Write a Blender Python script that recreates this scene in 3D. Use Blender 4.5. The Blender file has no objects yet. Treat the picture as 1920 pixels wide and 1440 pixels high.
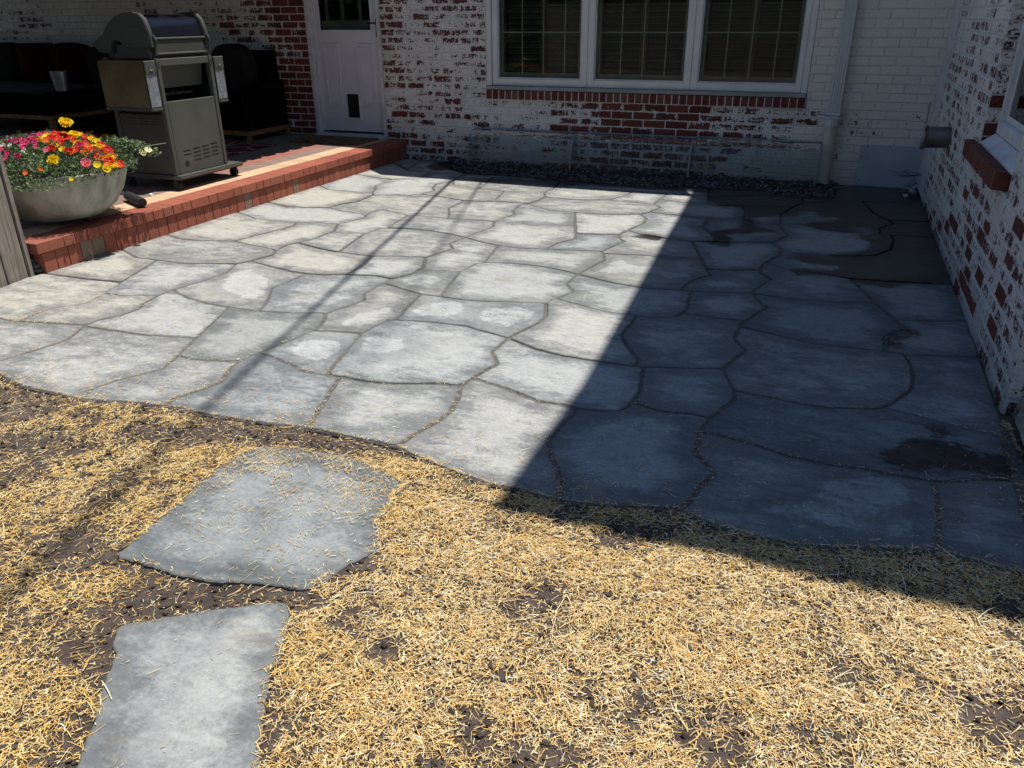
import bpy, bmesh, math, random
import numpy as np
from mathutils import Vector, Matrix
from mathutils.geometry import delaunay_2d_cdt
from math import radians as R_, sin, cos, pi
random.seed(7); rng = np.random.default_rng(7)
scene = bpy.context.scene
COL = scene.collection

# ------------------------------------------------------------------ camera
F_PX, EYE = 1473.1, 1.5
PITCH, ROLL, YAW = R_(25.066), R_(-0.353), R_(-21.524)
fwd = np.array([sin(YAW)*cos(PITCH), cos(YAW)*cos(PITCH), -sin(PITCH)])
rt = np.array([cos(YAW), -sin(YAW), 0.0]); up = np.cross(rt, fwd)
rt, up = cos(ROLL)*rt + sin(ROLL)*up, -sin(ROLL)*rt + cos(ROLL)*up
cam = bpy.data.cameras.new('camera'); cam.sensor_width = 36; cam.lens = F_PX/1920*36
cam.clip_end = 400; cam.clip_start = 0.05
camo = bpy.data.objects.new('camera', cam); COL.objects.link(camo)
camo.matrix_world = Matrix(((rt[0], up[0], -fwd[0], 0), (rt[1], up[1], -fwd[1], 0), (rt[2], up[2], -fwd[2], EYE), (0, 0, 0, 1)))
scene.camera = camo

# ------------------------------------------------------------------ world, sun, exposure
SUN = Vector((0.25, 0.17, 1.0)); KX, KY = 0.25, 0.17
elev = math.atan2(1, math.hypot(KX, KY)); azim = math.atan2(KX, KY)
w = bpy.data.worlds.new('World'); scene.world = w; w.use_nodes = True
wn = w.node_tree; bg = wn.nodes['Background']
sky = wn.nodes.new('ShaderNodeTexSky'); sky.sky_type = 'NISHITA'; sky.sun_disc = False
sky.sun_elevation = elev; sky.sun_rotation = azim; sky.air_density = 1.0; sky.dust_density = 0.3; sky.ozone_density = 4.0
wn.links.new(sky.outputs[0], bg.inputs[0]); bg.inputs[1].default_value = 0.072
sl = bpy.data.lights.new('sun', 'SUN'); sl.energy = 4.3; sl.angle = R_(0.53); sl.color = (1.0, 0.955, 0.89)
so = bpy.data.objects.new('sun', sl); COL.objects.link(so)
so.rotation_euler = SUN.to_track_quat('Z', 'Y').to_euler(); so.location = (3, 2, 12)
vs = scene.view_settings; vs.view_transform = 'Standard'; vs.look = 'None'; vs.gamma = 1; vs.exposure = 0.50
vs.use_curve_mapping = False

# ------------------------------------------------------------------ pixel -> place helpers (1920 px wide photograph)
def _ray(x, y): return (x-960)/F_PX*rt - (y-720)/F_PX*up + fwd
C0 = np.array([0, 0, EYE])
def PZ(x, y, z=0.0):
    d = _ray(x, y); p = C0 + (z-EYE)/d[2]*d; return (float(p[0]), float(p[1]), z)
def PY(x, y, Y):
    d = _ray(x, y); p = C0 + Y/d[1]*d; return (float(p[0]), Y, float(p[2]))
def PX(x, y, X):
    d = _ray(x, y); p = C0 + X/d[0]*d; return (X, float(p[1]), float(p[2]))
CROP = {'A': (600, 280, 4), 'B': (1000, 280, 4), 'C': (1400, 320, 4), 'D': (200, 300, 4), 'F': (400, 560, 4),
        'H': (1280, 640, 3), 'S': (0, 800, 2.1333), 'P': (0, 0, 1)}
def crop(k, pts, z=0.0):
    o = CROP[k]; return [PZ(o[0]+a/o[2], o[1]+b/o[2], z)[:2] for a, b in pts]

# ------------------------------------------------------------------ materials
def mat(name):
    m = bpy.data.materials.new(name); m.use_nodes = True
    return m, m.node_tree.nodes, m.node_tree.links, m.node_tree.nodes['Principled BSDF']
class N:
    """tiny node helper"""
    def __init__(s, nt): s.t = nt; s.n = nt.nodes; s.l = nt.links
    def set(s, sock, v):
        if hasattr(v, 'is_output') or isinstance(v, bpy.types.NodeSocket): s.l.new(v, sock)
        else: sock.default_value = v
    def math(s, op, a, b=0.0, c=0.0, clamp=False):
        n = s.n.new('ShaderNodeMath'); n.operation = op; n.use_clamp = clamp
        for i, v in enumerate((a, b, c)): s.set(n.inputs[i], v)
        return n.outputs[0]
    def pos(s): return s.n.new('ShaderNodeNewGeometry').outputs['Position']
    def objc(s): return s.n.new('ShaderNodeTexCoord').outputs['Object']
    def scale(s, v, xyz):
        n = s.n.new('ShaderNodeVectorMath'); n.operation = 'MULTIPLY'; s.set(n.inputs[0], v); n.inputs[1].default_value = xyz; return n.outputs[0]
    def noise(s, v, sc, det=4, rough=.55, dist=0.0, col=False):
        n = s.n.new('ShaderNodeTexNoise'); s.set(n.inputs['Vector'], v); n.inputs['Scale'].default_value = sc
        n.inputs['Detail'].default_value = det; n.inputs['Roughness'].default_value = rough; n.inputs['Distortion'].default_value = dist
        return n.outputs['Color' if col else 'Fac']
    def ramp(s, f, a, b, ca=0.0, cb=1.0, smooth=True):
        n = s.n.new('ShaderNodeMapRange'); n.interpolation_type = 'SMOOTHSTEP' if smooth else 'LINEAR'
        s.set(n.inputs[0], f); n.inputs[1].default_value = a; n.inputs[2].default_value = b
        n.inputs[3].default_value = ca; n.inputs[4].default_value = cb; return n.outputs[0]
    def mix(s, f, a, b, mode='MIX'):
        n = s.n.new('ShaderNodeMix'); n.data_type = 'RGBA'; n.blend_type = mode; s.set(n.inputs[0], f)
        for i, v in ((6, a), (7, b)):
            if isinstance(v, tuple) and len(v) == 3: v = (*v, 1)
            s.set(n.inputs[i], v)
        return n.outputs[2]
    def attr(s, name, out='Fac', typ='GEOMETRY'):
        n = s.n.new('ShaderNodeAttribute'); n.attribute_type = typ; n.attribute_name = name; return n.outputs[out]
    def bump(s, h, strength, dist, nrm=None):
        n = s.n.new('ShaderNodeBump'); n.inputs['Strength'].default_value = strength; n.inputs['Distance'].default_value = dist
        s.set(n.inputs['Height'], h)
        if nrm is not None: s.set(n.inputs['Normal'], nrm)
        return n.outputs[0]
    def objinfo(s):
        n = s.n.new('ShaderNodeObjectInfo'); q = s.n.new('ShaderNodeSeparateColor'); s.l.new(n.outputs['Color'], q.inputs[0])
        return q.outputs[0], q.outputs[1], q.outputs[2], n.outputs['Random']

def simple(name, col, rough=.6, metal=0.0, vary=.12, vscale=9, bump=0.0, bscale=60, spec=.5, stretch=(1, 1, 1), col2=None):
    m, n, l, p = mat(name); h = N(m.node_tree); v = h.scale(h.pos(), stretch)
    f = h.noise(v, vscale, 5, .6)
    f = h.ramp(f, .3, .7)
    dark = col2 or tuple(c*(1-2*vary) for c in col)
    lite = tuple(min(1, c*(1+vary)) for c in col) if not col2 else col
    l.new(h.mix(f, dark, lite), p.inputs['Base Color'])
    g = h.noise(v, vscale*3.1, 4, .6)
    l.new(h.ramp(g, .2, .8, rough*.85, min(1, rough*1.15)), p.inputs['Roughness'])
    p.inputs['Metallic'].default_value = metal; p.inputs['Specular IOR Level'].default_value = spec
    if bump: l.new(h.bump(h.noise(v, bscale, 5, .65), bump, .004), p.inputs['Normal'])
    return m

def painted_brick(name='whitewashed_brick', joined=False):
    m, n, l, p = mat(name); h = N(m.node_tree); pos = h.pos()
    if joined: wear, tint, cream = h.attr('wear'), h.attr('tint'), h.attr('cream')
    else: wear, tint, cream, _ = h.objinfo()
    bl = n.new('ShaderNodeSeparateXYZ'); l.new(h.attr('bl', 'Vector'), bl.inputs[0])
    rim = h.math('MAXIMUM', h.ramp(h.math('ABSOLUTE', bl.outputs[0]), .086, .108), h.ramp(h.math('ABSOLUTE', bl.outputs[2]), .018, .034))
    v = h.scale(pos, (.62, .62, 1.5))
    n1 = h.noise(v, 38, 7, .75, .7); n2 = h.ramp(h.noise(pos, 7, 3, .5), .25, .75, 0, 1, False)
    v3 = h.scale(pos, (1.7, 1.7, .42)); n3 = h.noise(v3, 40, 6, .72, 1.1)
    n1 = h.ramp(n1, .25, .75, 0, 1, False); n3 = h.ramp(n3, .25, .75, 0, 1, False)
    nn = h.math('ADD', h.math('MULTIPLY', n1, .40), h.math('ADD', h.math('MULTIPLY', n2, .26), h.math('MULTIPLY', n3, .34)))
    f = h.math('ADD', nn, h.math('MULTIPLY', h.math('SUBTRACT', wear, .5), .75))
    f = h.math('SUBTRACT', f, h.math('MULTIPLY', rim, h.ramp(wear, .3, .95, .15, .15)))
    bare = h.ramp(f, .50, .53)
    # brick body colour
    fine = h.noise(pos, 160, 3, .6)
    red = h.mix(tint, (.105, .020, .013), (.20, .048, .028))
    red = h.mix(h.ramp(fine, .35, .75), red, h.mix(.6, red, (.05, .022, .018)))
    dust = h.ramp(h.noise(v, 55, 5, .7), .55, .72)
    red = h.mix(h.math('MULTIPLY', dust, .35), red, (.45, .40, .37))
    # in lightly worn places the exposed part is old dark grime rather than clean red
    grime = h.mix(h.ramp(h.noise(pos, 21, 3), .4, .6), (.045, .03, .028), (.11, .028, .022))
    bcol = h.mix(h.ramp(wear, .35, .75), grime, red)
    st = h.ramp(h.noise(pos, 3.3, 5, .65), .35, .7)
    paint = h.mix(st, (.70, .685, .645), (.84, .825, .785))
    paint = h.mix(h.math('MULTIPLY', cream, .8), paint, (.76, .73, .62))
    paint = h.mix(h.math('MULTIPLY', h.ramp(h.noise(v, 70, 4, .7), .5, .7), .25), paint, (.40, .37, .34))
    # paint turns darker and duller towards the ground
    sx = n.new('ShaderNodeSeparateXYZ'); l.new(pos, sx.inputs[0])
    low = h.ramp(h.math('ADD', sx.outputs[2], h.math('MULTIPLY', n2, .2)), .08, .42, .45, 0)
    paint = h.mix(low, paint, (.26, .25, .21))
    l.new(h.mix(bare, paint, bcol), p.inputs['Base Color'])
    l.new(h.ramp(bare, 0, 1, .55, .9), p.inputs['Roughness'])
    hh = h.math('ADD', h.math('MULTIPLY', bare, -.5), h.math('MULTIPLY', fine, .35))
    l.new(h.bump(h.math('ADD', hh, h.math('MULTIPLY', n1, .6)), .7, .003), p.inputs['Normal'])
    return m

def mortar_mat():
    m, n, l, p = mat('painted_mortar'); h = N(m.node_tree); pos = h.pos()
    a = h.ramp(h.noise(pos, 60, 5, .7), .42, .62); b = h.ramp(h.noise(pos, 5, 3, .6), .45, .7)
    c = h.mix(a, (.56, .545, .52), (.76, .745, .71)); c = h.mix(h.math('MULTIPLY', b, .25), c, (.36, .33, .31))
    l.new(c, p.inputs['Base Color']); p.inputs['Roughness'].default_value = .85
    l.new(h.bump(h.noise(pos, 90, 5, .7), .8, .003), p.inputs['Normal'])
    return m

def flagstone_mat():
    m, n, l, p = mat('grey_flagstone'); h = N(m.node_tree); pos = h.pos()
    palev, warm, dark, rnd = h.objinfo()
    edge = h.attr('edge'); wet = h.attr('wet'); pat = h.attr('pale')
    off = n.new('ShaderNodeVectorMath'); off.operation = 'ADD'
    cx = n.new('ShaderNodeCombineXYZ'); l.new(h.math('MULTIPLY', rnd, 37.0), cx.inputs[2]); l.new(pos, off.inputs[0]); l.new(cx.outputs[0], off.inputs[1])
    v = off.outputs[0]; vs_ = h.scale(v, (.75, 1.35, 1))
    big = h.noise(vs_, 2.6, 4, .55, .5); mid = h.noise(vs_, 9, 6, .68, .4); fine = h.noise(v, 48, 6, .72); grit = h.noise(v, 320, 3, .7)
    # whitish bloom gathers away from the edges
    e = h.ramp(edge, .0, .17)
    cl = h.math('ADD', h.math('MULTIPLY', big, .42), h.math('ADD', h.math('MULTIPLY', mid, .52), h.math('MULTIPLY', fine, .30)))
    bl = h.math('ADD', cl, h.math('ADD', h.math('MULTIPLY', e, h.ramp(rnd, 0, 1, .07, .30, False)), h.math('MULTIPLY', palev, .09)))
    bloom = h.ramp(bl, .61, .88)
    base = h.mix(warm, (.182, .197, .200), (.236, .230, .208))
    base = h.mix(h.ramp(mid, .38, .62), h.mix(.50, base, (.13, .135, .14)), base)
    c = h.mix(h.math('MULTIPLY', bloom, .85), base, h.mix(warm, (.39, .40, .395), (.44, .425, .37)))
    spk = h.ramp(h.noise(h.scale(v, (.6, 1.5, 1)), 30, 6, .8, .8), .50, .66)
    c = h.mix(h.math('MULTIPLY', spk, h.ramp(bl, .58, .80, .05, .45)), c, (.46, .46, .44))
    blot = h.ramp(h.noise(v, 19, 5, .75), .54, .68); c = h.mix(h.math('MULTIPLY', blot, .40), c, (.15, .15, .148)); tn = h.ramp(h.noise(v, 3.7, 5, .7), .56, .70); c = h.mix(h.math('MULTIPLY', tn, .35), c, (.30, .26, .195))
    vor = n.new('ShaderNodeTexVoronoi'); vor.feature = 'DISTANCE_TO_EDGE'; vor.inputs['Scale'].default_value = 1.6
    wv = n.new('ShaderNodeVectorMath'); wv.operation = 'ADD'; l.new(v, wv.inputs[0]); l.new(h.scale(h.noise(v, 3, 4, .6, 0, True), (.5, .5, .5)), wv.inputs[1]); l.new(wv.outputs[0], vor.inputs['Vector'])
    vein = h.math('MULTIPLY', h.ramp(vor.outputs['Distance'], .0, .010, 1, 0), h.ramp(big, .50, .62))
    c = h.mix(h.math('MULTIPLY', vein, .16), c, (.11, .115, .12))
    # sharp edged pale sealer patches
    wob = h.math('MULTIPLY', h.math('SUBTRACT', h.noise(v, 14, 6, .75, .5), .5), .16)
    ps = h.math('ADD', pat, wob)
    c = h.mix(h.math('MULTIPLY', h.ramp(ps, -.008, .02), h.ramp(h.math('ADD', h.math('MULTIPLY', fine, .5), h.math('MULTIPLY', mid, .5)), .36, .62, .05, .55)), c, (.42, .435, .44))
    rim = h.math('MULTIPLY', h.ramp(ps, -.22, -.02), h.ramp(ps, .0, .01, 1, 0))
    c = h.mix(h.math('MULTIPLY', rim, .42), c, (.125, .138, .148))
    c = h.mix(h.math('MULTIPLY', dark, 1.0), c, h.mix(1.0, c, (.50, .56, .60), 'MULTIPLY'))  # per-stone darkening; on the right-hand slabs it paints in deeper shade
    gr_ = h.ramp(h.noise(v, 75, 6, .8), .3, .7, .0, 1); c = h.mix(.34, c, h.mix(1.0, c, h.mix(gr_, (.58, .58, .58), (1.35, 1.34, 1.32)), 'MULTIPLY'))
    mg_ = h.ramp(h.noise(vs_, 17, 6, .75, .6), .34, .66, .0, 1); c = h.mix(.32, c, h.mix(1.0, c, h.mix(mg_, (.60, .61, .63), (1.30, 1.29, 1.26)), 'MULTIPLY'))
    # edge darkening is dirt out of the joints
    dirt = h.math('MULTIPLY', h.ramp(edge, .0, .010, 1, 0), h.ramp(fine, .3, .6, .3, 1))
    c = h.mix(h.math('MULTIPLY', dirt, .5), c, (.12, .115, .105))
    c = h.mix(h.ramp(grit, .62, .75, 0, .35), c, (.12, .12, .12))
    pit = h.ramp(h.noise(v, 95, 2, .5), .70, .76)
    c = h.mix(h.math('MULTIPLY', pit, .6), c, (.07, .07, .07))
    # wet places
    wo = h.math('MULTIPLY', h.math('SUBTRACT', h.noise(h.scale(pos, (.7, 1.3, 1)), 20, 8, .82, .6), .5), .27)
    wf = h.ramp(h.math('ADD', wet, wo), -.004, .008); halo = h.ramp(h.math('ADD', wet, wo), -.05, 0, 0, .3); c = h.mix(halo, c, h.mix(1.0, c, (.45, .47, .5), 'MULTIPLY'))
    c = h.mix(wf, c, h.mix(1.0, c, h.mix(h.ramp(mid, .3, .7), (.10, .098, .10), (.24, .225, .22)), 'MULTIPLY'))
    l.new(c, p.inputs['Base Color'])
    r = h.ramp(mid, .3, .7, .62, .85)
    rr = n.new('ShaderNodeMix'); rr.data_type = 'FLOAT'; l.new(wf, rr.inputs[0]); l.new(r, rr.inputs[2]); rr.inputs[3].default_value = .36
    l.new(rr.outputs[0], p.inputs['Roughness']); p.inputs['Specular IOR Level'].default_value = .35
    hb = h.math('ADD', h.math('MULTIPLY', mid, .8), h.math('ADD', h.math('MULTIPLY', fine, .45), h.math('MULTIPLY', pit, -.5)))
    b1 = h.bump(hb, .38, .008); l.new(h.bump(grit, .25, .002, b1), p.inputs['Normal'])
    return m

def paver_mat(name, a, b, rough=.85):
    m, n, l, p = mat(name); h = N(m.node_tree); pos = h.pos(); r0, g0, b0, rnd = h.objinfo()
    c = h.mix(rnd, a, b)
    c = h.mix(h.ramp(h.noise(pos, 14, 5, .7), .4, .7, 0, .35), c, tuple(x*.6 for x in a))
    c = h.mix(h.ramp(h.noise(pos, 38, 5, .75), .60, .74, 0, .45), c, (.42, .38, .34))
    c = h.mix(h.math('MULTIPLY', g0, .9), c, (.20, .17, .12))
    l.new(c, p.inputs['Base Color']); p.inputs['Roughness'].default_value = rough
    l.new(h.bump(h.noise(pos, 150, 5, .7), .35, .003), p.inputs['Normal'])
    return m

def colattr(name, rough=.7, trans=0.0, attr='Col', spec=.3):
    m, n, l, p = mat(name); h = N(m.node_tree)
    l.new(h.attr(attr, 'Color'), p.inputs['Base Color']); p.inputs['Roughness'].default_value = rough
    p.inputs['Specular IOR Level'].default_value = spec
    if trans:
        t = n.new('ShaderNodeBsdfTranslucent'); l.new(h.attr(attr, 'Color'), t.inputs[0]); mx = n.new('ShaderNodeMixShader'); mx.inputs[0].default_value = trans
        l.new(p.outputs[0], mx.inputs[1]); l.new(t.outputs[0], mx.inputs[2]); l.new(mx.outputs[0], n['Material Output'].inputs[0])
    return m

def glass_mat(name, tint=(.82, .86, .84), rough=.01, haze=0.0, hazecol=(.4, .45, .45), bump=0.0, ior=1.5):
    m, n, l, p = mat(name); h = N(m.node_tree)
    t = n.new('ShaderNodeBsdfTransparent'); t.inputs[0].default_value = (*tint, 1)
    g = n.new('ShaderNodeBsdfGlossy'); g.inputs['Roughness'].default_value = rough
    fr = n.new('ShaderNodeFresnel'); fr.inputs[0].default_value = ior
    if bump:
        b = h.bump(h.noise(h.pos(), 3.5, 3, .5), bump, .05); l.new(b, g.inputs['Normal']); l.new(b, fr.inputs['Normal'])
    mx = n.new('ShaderNodeMixShader'); l.new(fr.outputs[0], mx.inputs[0]); l.new(t.outputs[0], mx.inputs[1]); l.new(g.outputs[0], mx.inputs[2])
    last = mx.outputs[0]
    if haze:
        d = n.new('ShaderNodeBsdfDiffuse'); d.inputs[0].default_value = (*hazecol, 1); m2 = n.new('ShaderNodeMixShader')
        l.new(h.ramp(h.noise(h.scale(h.pos(), (1.5, 1, .6)), 5, 5, .7), .35, .75, haze*.4, haze*1.6), m2.inputs[0]); l.new(last, m2.inputs[1]); l.new(d.outputs[0], m2.inputs[2]); last = m2.outputs[0]
    l.new(last, n['Material Output'].inputs[0]); return m

M = {}
M['brick'] = painted_brick(); M['brickj'] = painted_brick('whitewashed_brick_far', True); M['mortar'] = mortar_mat()
M['flag'] = flagstone_mat()
M['sand'] = simple('joint_sand', (.125, .12, .11), .95, vary=.2, vscale=40, bump=.5, bscale=180)
def _wetsand():
    m, n, l, p = mat('patio_joint_sand'); h = N(m.node_tree); pos = h.pos()
    c = h.mix(h.ramp(h.noise(pos, 45, 5, .7), .35, .65), (.070, .068, .063), (.135, .130, .120))
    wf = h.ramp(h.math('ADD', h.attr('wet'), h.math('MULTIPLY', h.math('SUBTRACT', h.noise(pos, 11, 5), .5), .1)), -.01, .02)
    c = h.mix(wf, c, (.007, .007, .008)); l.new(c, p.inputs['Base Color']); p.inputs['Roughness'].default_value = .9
    l.new(h.bump(h.noise(pos, 200, 4, .7), .6, .003), p.inputs['Normal']); return m
M['wsand'] = _wetsand()
M['cap'] = paver_mat('red_cap_brick', (.27, .072, .040), (.335, .098, .056))
M['tan'] = paver_mat('tan_paver', (.55, .37, .22), (.62, .43, .27))
M['greyp'] = paver_mat('brown_grey_paver', (.20, .145, .12), (.27, .17, .14))
M['redp'] = paver_mat('pink_red_paver', (.34, .13, .095), (.30, .105, .075))
M['sillb'] = paver_mat('sill_brick_red', (.115, .020, .014), (.18, .04, .026))
M['white'] = simple('white_vinyl', (.76, .75, .70), .45, vary=.04, vscale=5)
M['white_old'] = simple('old_white_paint', (.66, .67, .67), .6, vary=.1, vscale=7, bump=.2, bscale=50)
M['door'] = simple('door_paint', (.70, .71, .75), .45, vary=.03, vscale=3)
M['subsill'] = simple('grey_sill_board', (.33, .35, .33), .6, vary=.1, vscale=6)
M['blind'] = simple('dark_shutter', (.17, .158, .12), .6, vary=.1, vscale=8)
M['blindwood'] = simple('shutter_stile', (.17, .105, .05), .6, vary=.15, vscale=8)
M['room'] = simple('dark_room', (.012, .012, .012), .9)
M['glass'] = glass_mat('window_glass', (.80, .83, .80), .004, ior=1.45)
M['muntin'] = simple('white_muntin', (.60, .61, .58), .5, vary=.03)
M['plastic'] = glass_mat('clear_plastic', (.82, .87, .87), .03, .12, (.20, .23, .24), 1.3, 1.42)
M['plastic_rim'] = simple('plastic_rim', (.30, .34, .35), .35, vary=.15, vscale=12)
M['black'] = simple('black_iron', (.012, .012, .013), .45)
M['blackrub'] = simple('black_rubber', (.018, .018, .018), .7, bump=.4, bscale=120)
M['downspout'] = simple('grey_white_aluminium', (.60, .62, .59), .4, vary=.05, vscale=4)
M['pvc'] = simple('cream_pvc', (.60, .60, .49), .4, vary=.08, vscale=6)
M['pvcw'] = simple('white_pvc', (.62, .64, .66), .35, vary=.05)
M['sheet'] = simple('painted_sheet_metal', (.46, .50, .53), .45, vary=.06, vscale=3)
M['duct'] = simple('grey_duct_metal', (.22, .22, .21), .35, metal=.8, vary=.15)
M['taupe'] = simple('taupe_enamel', (.062, .062, .052), .45, vary=.05, vscale=3)
M['taupe_plastic'] = simple('grey_green_plastic', (.078, .081, .067), .5, vary=.06, vscale=5)
M['enamel'] = simple('blue_black_enamel', (.008, .009, .014), .2, vary=.05, spec=.45)
M['steel'] = simple('stained_steel', (.19, .175, .11), .25, metal=.95, vary=.10, vscale=6)
M['alu'] = simple('cast_aluminium', (.50, .52, .55), .4, metal=.7, vary=.15, vscale=30)
M['bolt'] = simple('bolt_steel', (.6, .6, .58), .3, metal=1)
M['concrete'] = simple('weathered_concrete', (.46, .44, .36), .8, vary=.2, vscale=7, bump=.35, bscale=50, stretch=(1, 1, .45), col2=(.24, .235, .18))
M['potsoil'] = simple('potting_soil', (.03, .022, .015), .95, bump=1, bscale=90)
M['fence'] = simple('weathered_wood', (.30, .26, .21), .85, vscale=9, stretch=(9, 9, .7), col2=(.15, .125, .10), bump=.5, bscale=40)
M['wicker'] = simple('dark_wicker', (.005, .005, .005), .9, bump=1, bscale=120, spec=.08)
M['cushred'] = simple('dark_red_cushion', (.045, .003, .003), .9, spec=.05)
M['cushgrey'] = simple('grey_cushion', (.03, .028, .026), .9, spec=.05)
M['teak'] = simple('teak_frame', (.32, .15, .055), .6, vary=.2, vscale=12, stretch=(1, 1, 3))
M['ttop'] = simple('dark_table_top', (.012, .012, .013), .6, spec=.2)
M['zinc'] = simple('galvanised_zinc', (.42, .48, .50), .35, metal=.8, vary=.2)
M['rug'] = None
M['roof'] = simple('roof_shingle', (.10, .09, .085), .9, bump=.6, bscale=40)
M['soffit'] = simple('soffit_white', (.35, .35, .33), .8)
M['limestone'] = simple('limestone', (.44, .40, .30), .85, vscale=6, col2=(.17, .16, .12), bump=.9, bscale=26)
M['cable'] = simple('black_cable', (.02, .02, .02), .6)
M['hedge'] = simple('hedge_green', (.035, .06, .02), .8, vary=.4, vscale=6)
M['straw'] = colattr('straw', .62, .18)
M['leaf'] = colattr('leaf', .5, .25)
M['petal'] = colattr('petal', .6, .35)
M['gravel'] = colattr('gravel', .8)

def soil_mat():
    m, n, l, p = mat('dark_soil'); h = N(m.node_tree); pos = h.pos()
    a = h.noise(pos, 24, 7, .75); b = h.noise(pos, 150, 4, .7); c3 = h.noise(pos, 1.7, 3)
    c = h.mix(h.ramp(a, .35, .65), (.070, .050, .038), (.145, .112, .090)); c = h.mix(h.ramp(b, .55, .75, 0, .6), c, (.20, .16, .13))
    c = h.mix(h.ramp(c3, .35, .7, 0, .4), c, (.04, .03, .022))
    l.new(c, p.inputs['Base Color']); p.inputs['Roughness'].default_value = .95
    b1 = h.bump(a, .9, .02); l.new(h.bump(b, .9, .006, b1), p.inputs['Normal']); return m
M['soil'] = soil_mat()
def rug_mat():
    m, n, l, p = mat('patterned_rug'); h = N(m.node_tree); pos = h.pos()
    v = n.new('ShaderNodeTexVoronoi'); v.feature = 'DISTANCE_TO_EDGE'; v.inputs['Scale'].default_value = 3.2; l.new(pos, v.inputs['Vector'])
    f = h.ramp(v.outputs['Distance'], .03, .05, 1, 0)
    l.new(h.mix(f, (.11, .010, .012), (.38, .33, .30)), p.inputs['Base Color']); p.inputs['Roughness'].default_value = .95; return m
M['rug'] = rug_mat()
def mat_mat():
    m, n, l, p = mat('coir_mat'); h = N(m.node_tree); pos = h.pos()
    a = h.ramp(h.noise(pos, 14, 1, .4, 1.5), .53, .56)
    l.new(h.mix(h.math('MULTIPLY', a, .8), (.20, .115, .035), (.05, .03, .015)), p.inputs['Base Color']); p.inputs['Roughness'].default_value = .95
    l.new(h.bump(h.noise(pos, 300, 2), 1, .004), p.inputs['Normal']); return m
M['coir'] = mat_mat()

# ------------------------------------------------------------------ mesh helpers
class MB:
    def __init__(s): s.v = []; s.f = []; s.col = []
    def quad(s, a, b, c, d): i = len(s.v); s.v += [a, b, c, d]; s.f.append((i, i+1, i+2, i+3)); return s
    def box(s, x0, x1, y0, y1, z0, z1, bev=0.0):
        if bev:
            b = min(bev, (x1-x0)/2.1, (y1-y0)/2.1, (z1-z0)/2.1)
            bm = bmesh.new(); bmesh.ops.create_cube(bm, size=1)
            for v in bm.verts: v.co = Vector(((x0+x1)/2+v.co.x*(x1-x0), (y0+y1)/2+v.co.y*(y1-y0), (z0+z1)/2+v.co.z*(z1-z0)))
            bmesh.ops.bevel(bm, geom=bm.edges[:], offset=b, segments=1 if b < .006 else 2, affect='EDGES')
            s.bm(bm); return s
        i = len(s.v)
        s.v += [(x0,y0,z0),(x1,y0,z0),(x1,y1,z0),(x0,y1,z0),(x0,y0,z1),(x1,y0,z1),(x1,y1,z1),(x0,y1,z1)]
        s.f += [tuple(i+k for k in q) for q in ((0,3,2,1),(4,5,6,7),(0,1,5,4),(1,2,6,5),(2,3,7,6),(3,0,4,7))]; return s
    def bm(s, bm):
        i = len(s.v); bm.verts.index_update(); s.v += [tuple(v.co) for v in bm.verts]
        s.f += [tuple(i+v.index for v in f.verts) for f in bm.faces]; bm.free(); return s
    def prism(s, pts, z0, z1):
        """pts: 2-D outline in x,y"""
        a = sum(pts[k][0]*pts[(k+1) % len(pts)][1]-pts[(k+1) % len(pts)][0]*pts[k][1] for k in range(len(pts)))
        if a < 0: pts = pts[::-1]
        i = len(s.v); n = len(pts)
        s.v += [(p[0], p[1], z0) for p in pts] + [(p[0], p[1], z1) for p in pts]
        s.f.append(tuple(range(i+n-1, i-1, -1))); s.f.append(tuple(range(i+n, i+2*n)))
        for k in range(n): s.f.append((i+k, i+(k+1) % n, i+n+(k+1) % n, i+n+k))
        return s
    def prism_y(s, pts, y0, y1):
        """pts: outline in x,z extruded along y"""
        a = sum(pts[k][0]*pts[(k+1) % len(pts)][1]-pts[(k+1) % len(pts)][0]*pts[k][1] for k in range(len(pts)))
        if a > 0: pts = pts[::-1]
        i = len(s.v); n = len(pts)
        s.v += [(p[0], y0, p[1]) for p in pts] + [(p[0], y1, p[1]) for p in pts]
        s.f.append(tuple(range(i+n-1, i-1, -1))); s.f.append(tuple(range(i+n, i+2*n)))
        for k in range(n): s.f.append((i+k, i+(k+1) % n, i+n+(k+1) % n, i+n+k))
        return s
    def tube(s, path, r, n=10, cap=True):
        path = [Vector(p) for p in path]; rs = r if isinstance(r, (list, tuple)) else [r]*len(path); i0 = len(s.v)
        for k, p in enumerate(path):
            d = (path[min(k+1, len(path)-1)]-path[max(k-1, 0)]).normalized()
            a = d.cross(Vector((0, 0, 1))); a = a.normalized() if a.length > .05 else Vector((1, 0, 0)); b = d.cross(a).normalized()
            for j in range(n): t = 2*pi*j/n; s.v.append(tuple(p+rs[k]*(cos(t)*a+sin(t)*b)))
        for k in range(len(path)-1):
            for j in range(n): s.f.append((i0+k*n+j, i0+(k+1)*n+j, i0+(k+1)*n+(j+1) % n, i0+k*n+(j+1) % n))
        if cap:
            s.f.append(tuple(i0+j for j in range(n))); s.f.append(tuple(i0+(len(path)-1)*n+j for j in reversed(range(n))))
        return s
    def lathe(s, prof, c, n=48, jit=0.0):
        i0 = len(s.v)
        for r, z in prof:
            for j in range(n): t = 2*pi*j/n; s.v.append((c[0]+r*cos(t), c[1]+r*sin(t), c[2]+z))
        for k in range(len(prof)-1):
            for j in range(n): s.f.append((i0+k*n+j, i0+k*n+(j+1) % n, i0+(k+1)*n+(j+1) % n, i0+(k+1)*n+j))
        return s
    def mesh(s, name):
        me = bpy.data.meshes.new(name); me.from_pydata(s.v, [], s.f); me.validate(); me.update(); return me
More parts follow.
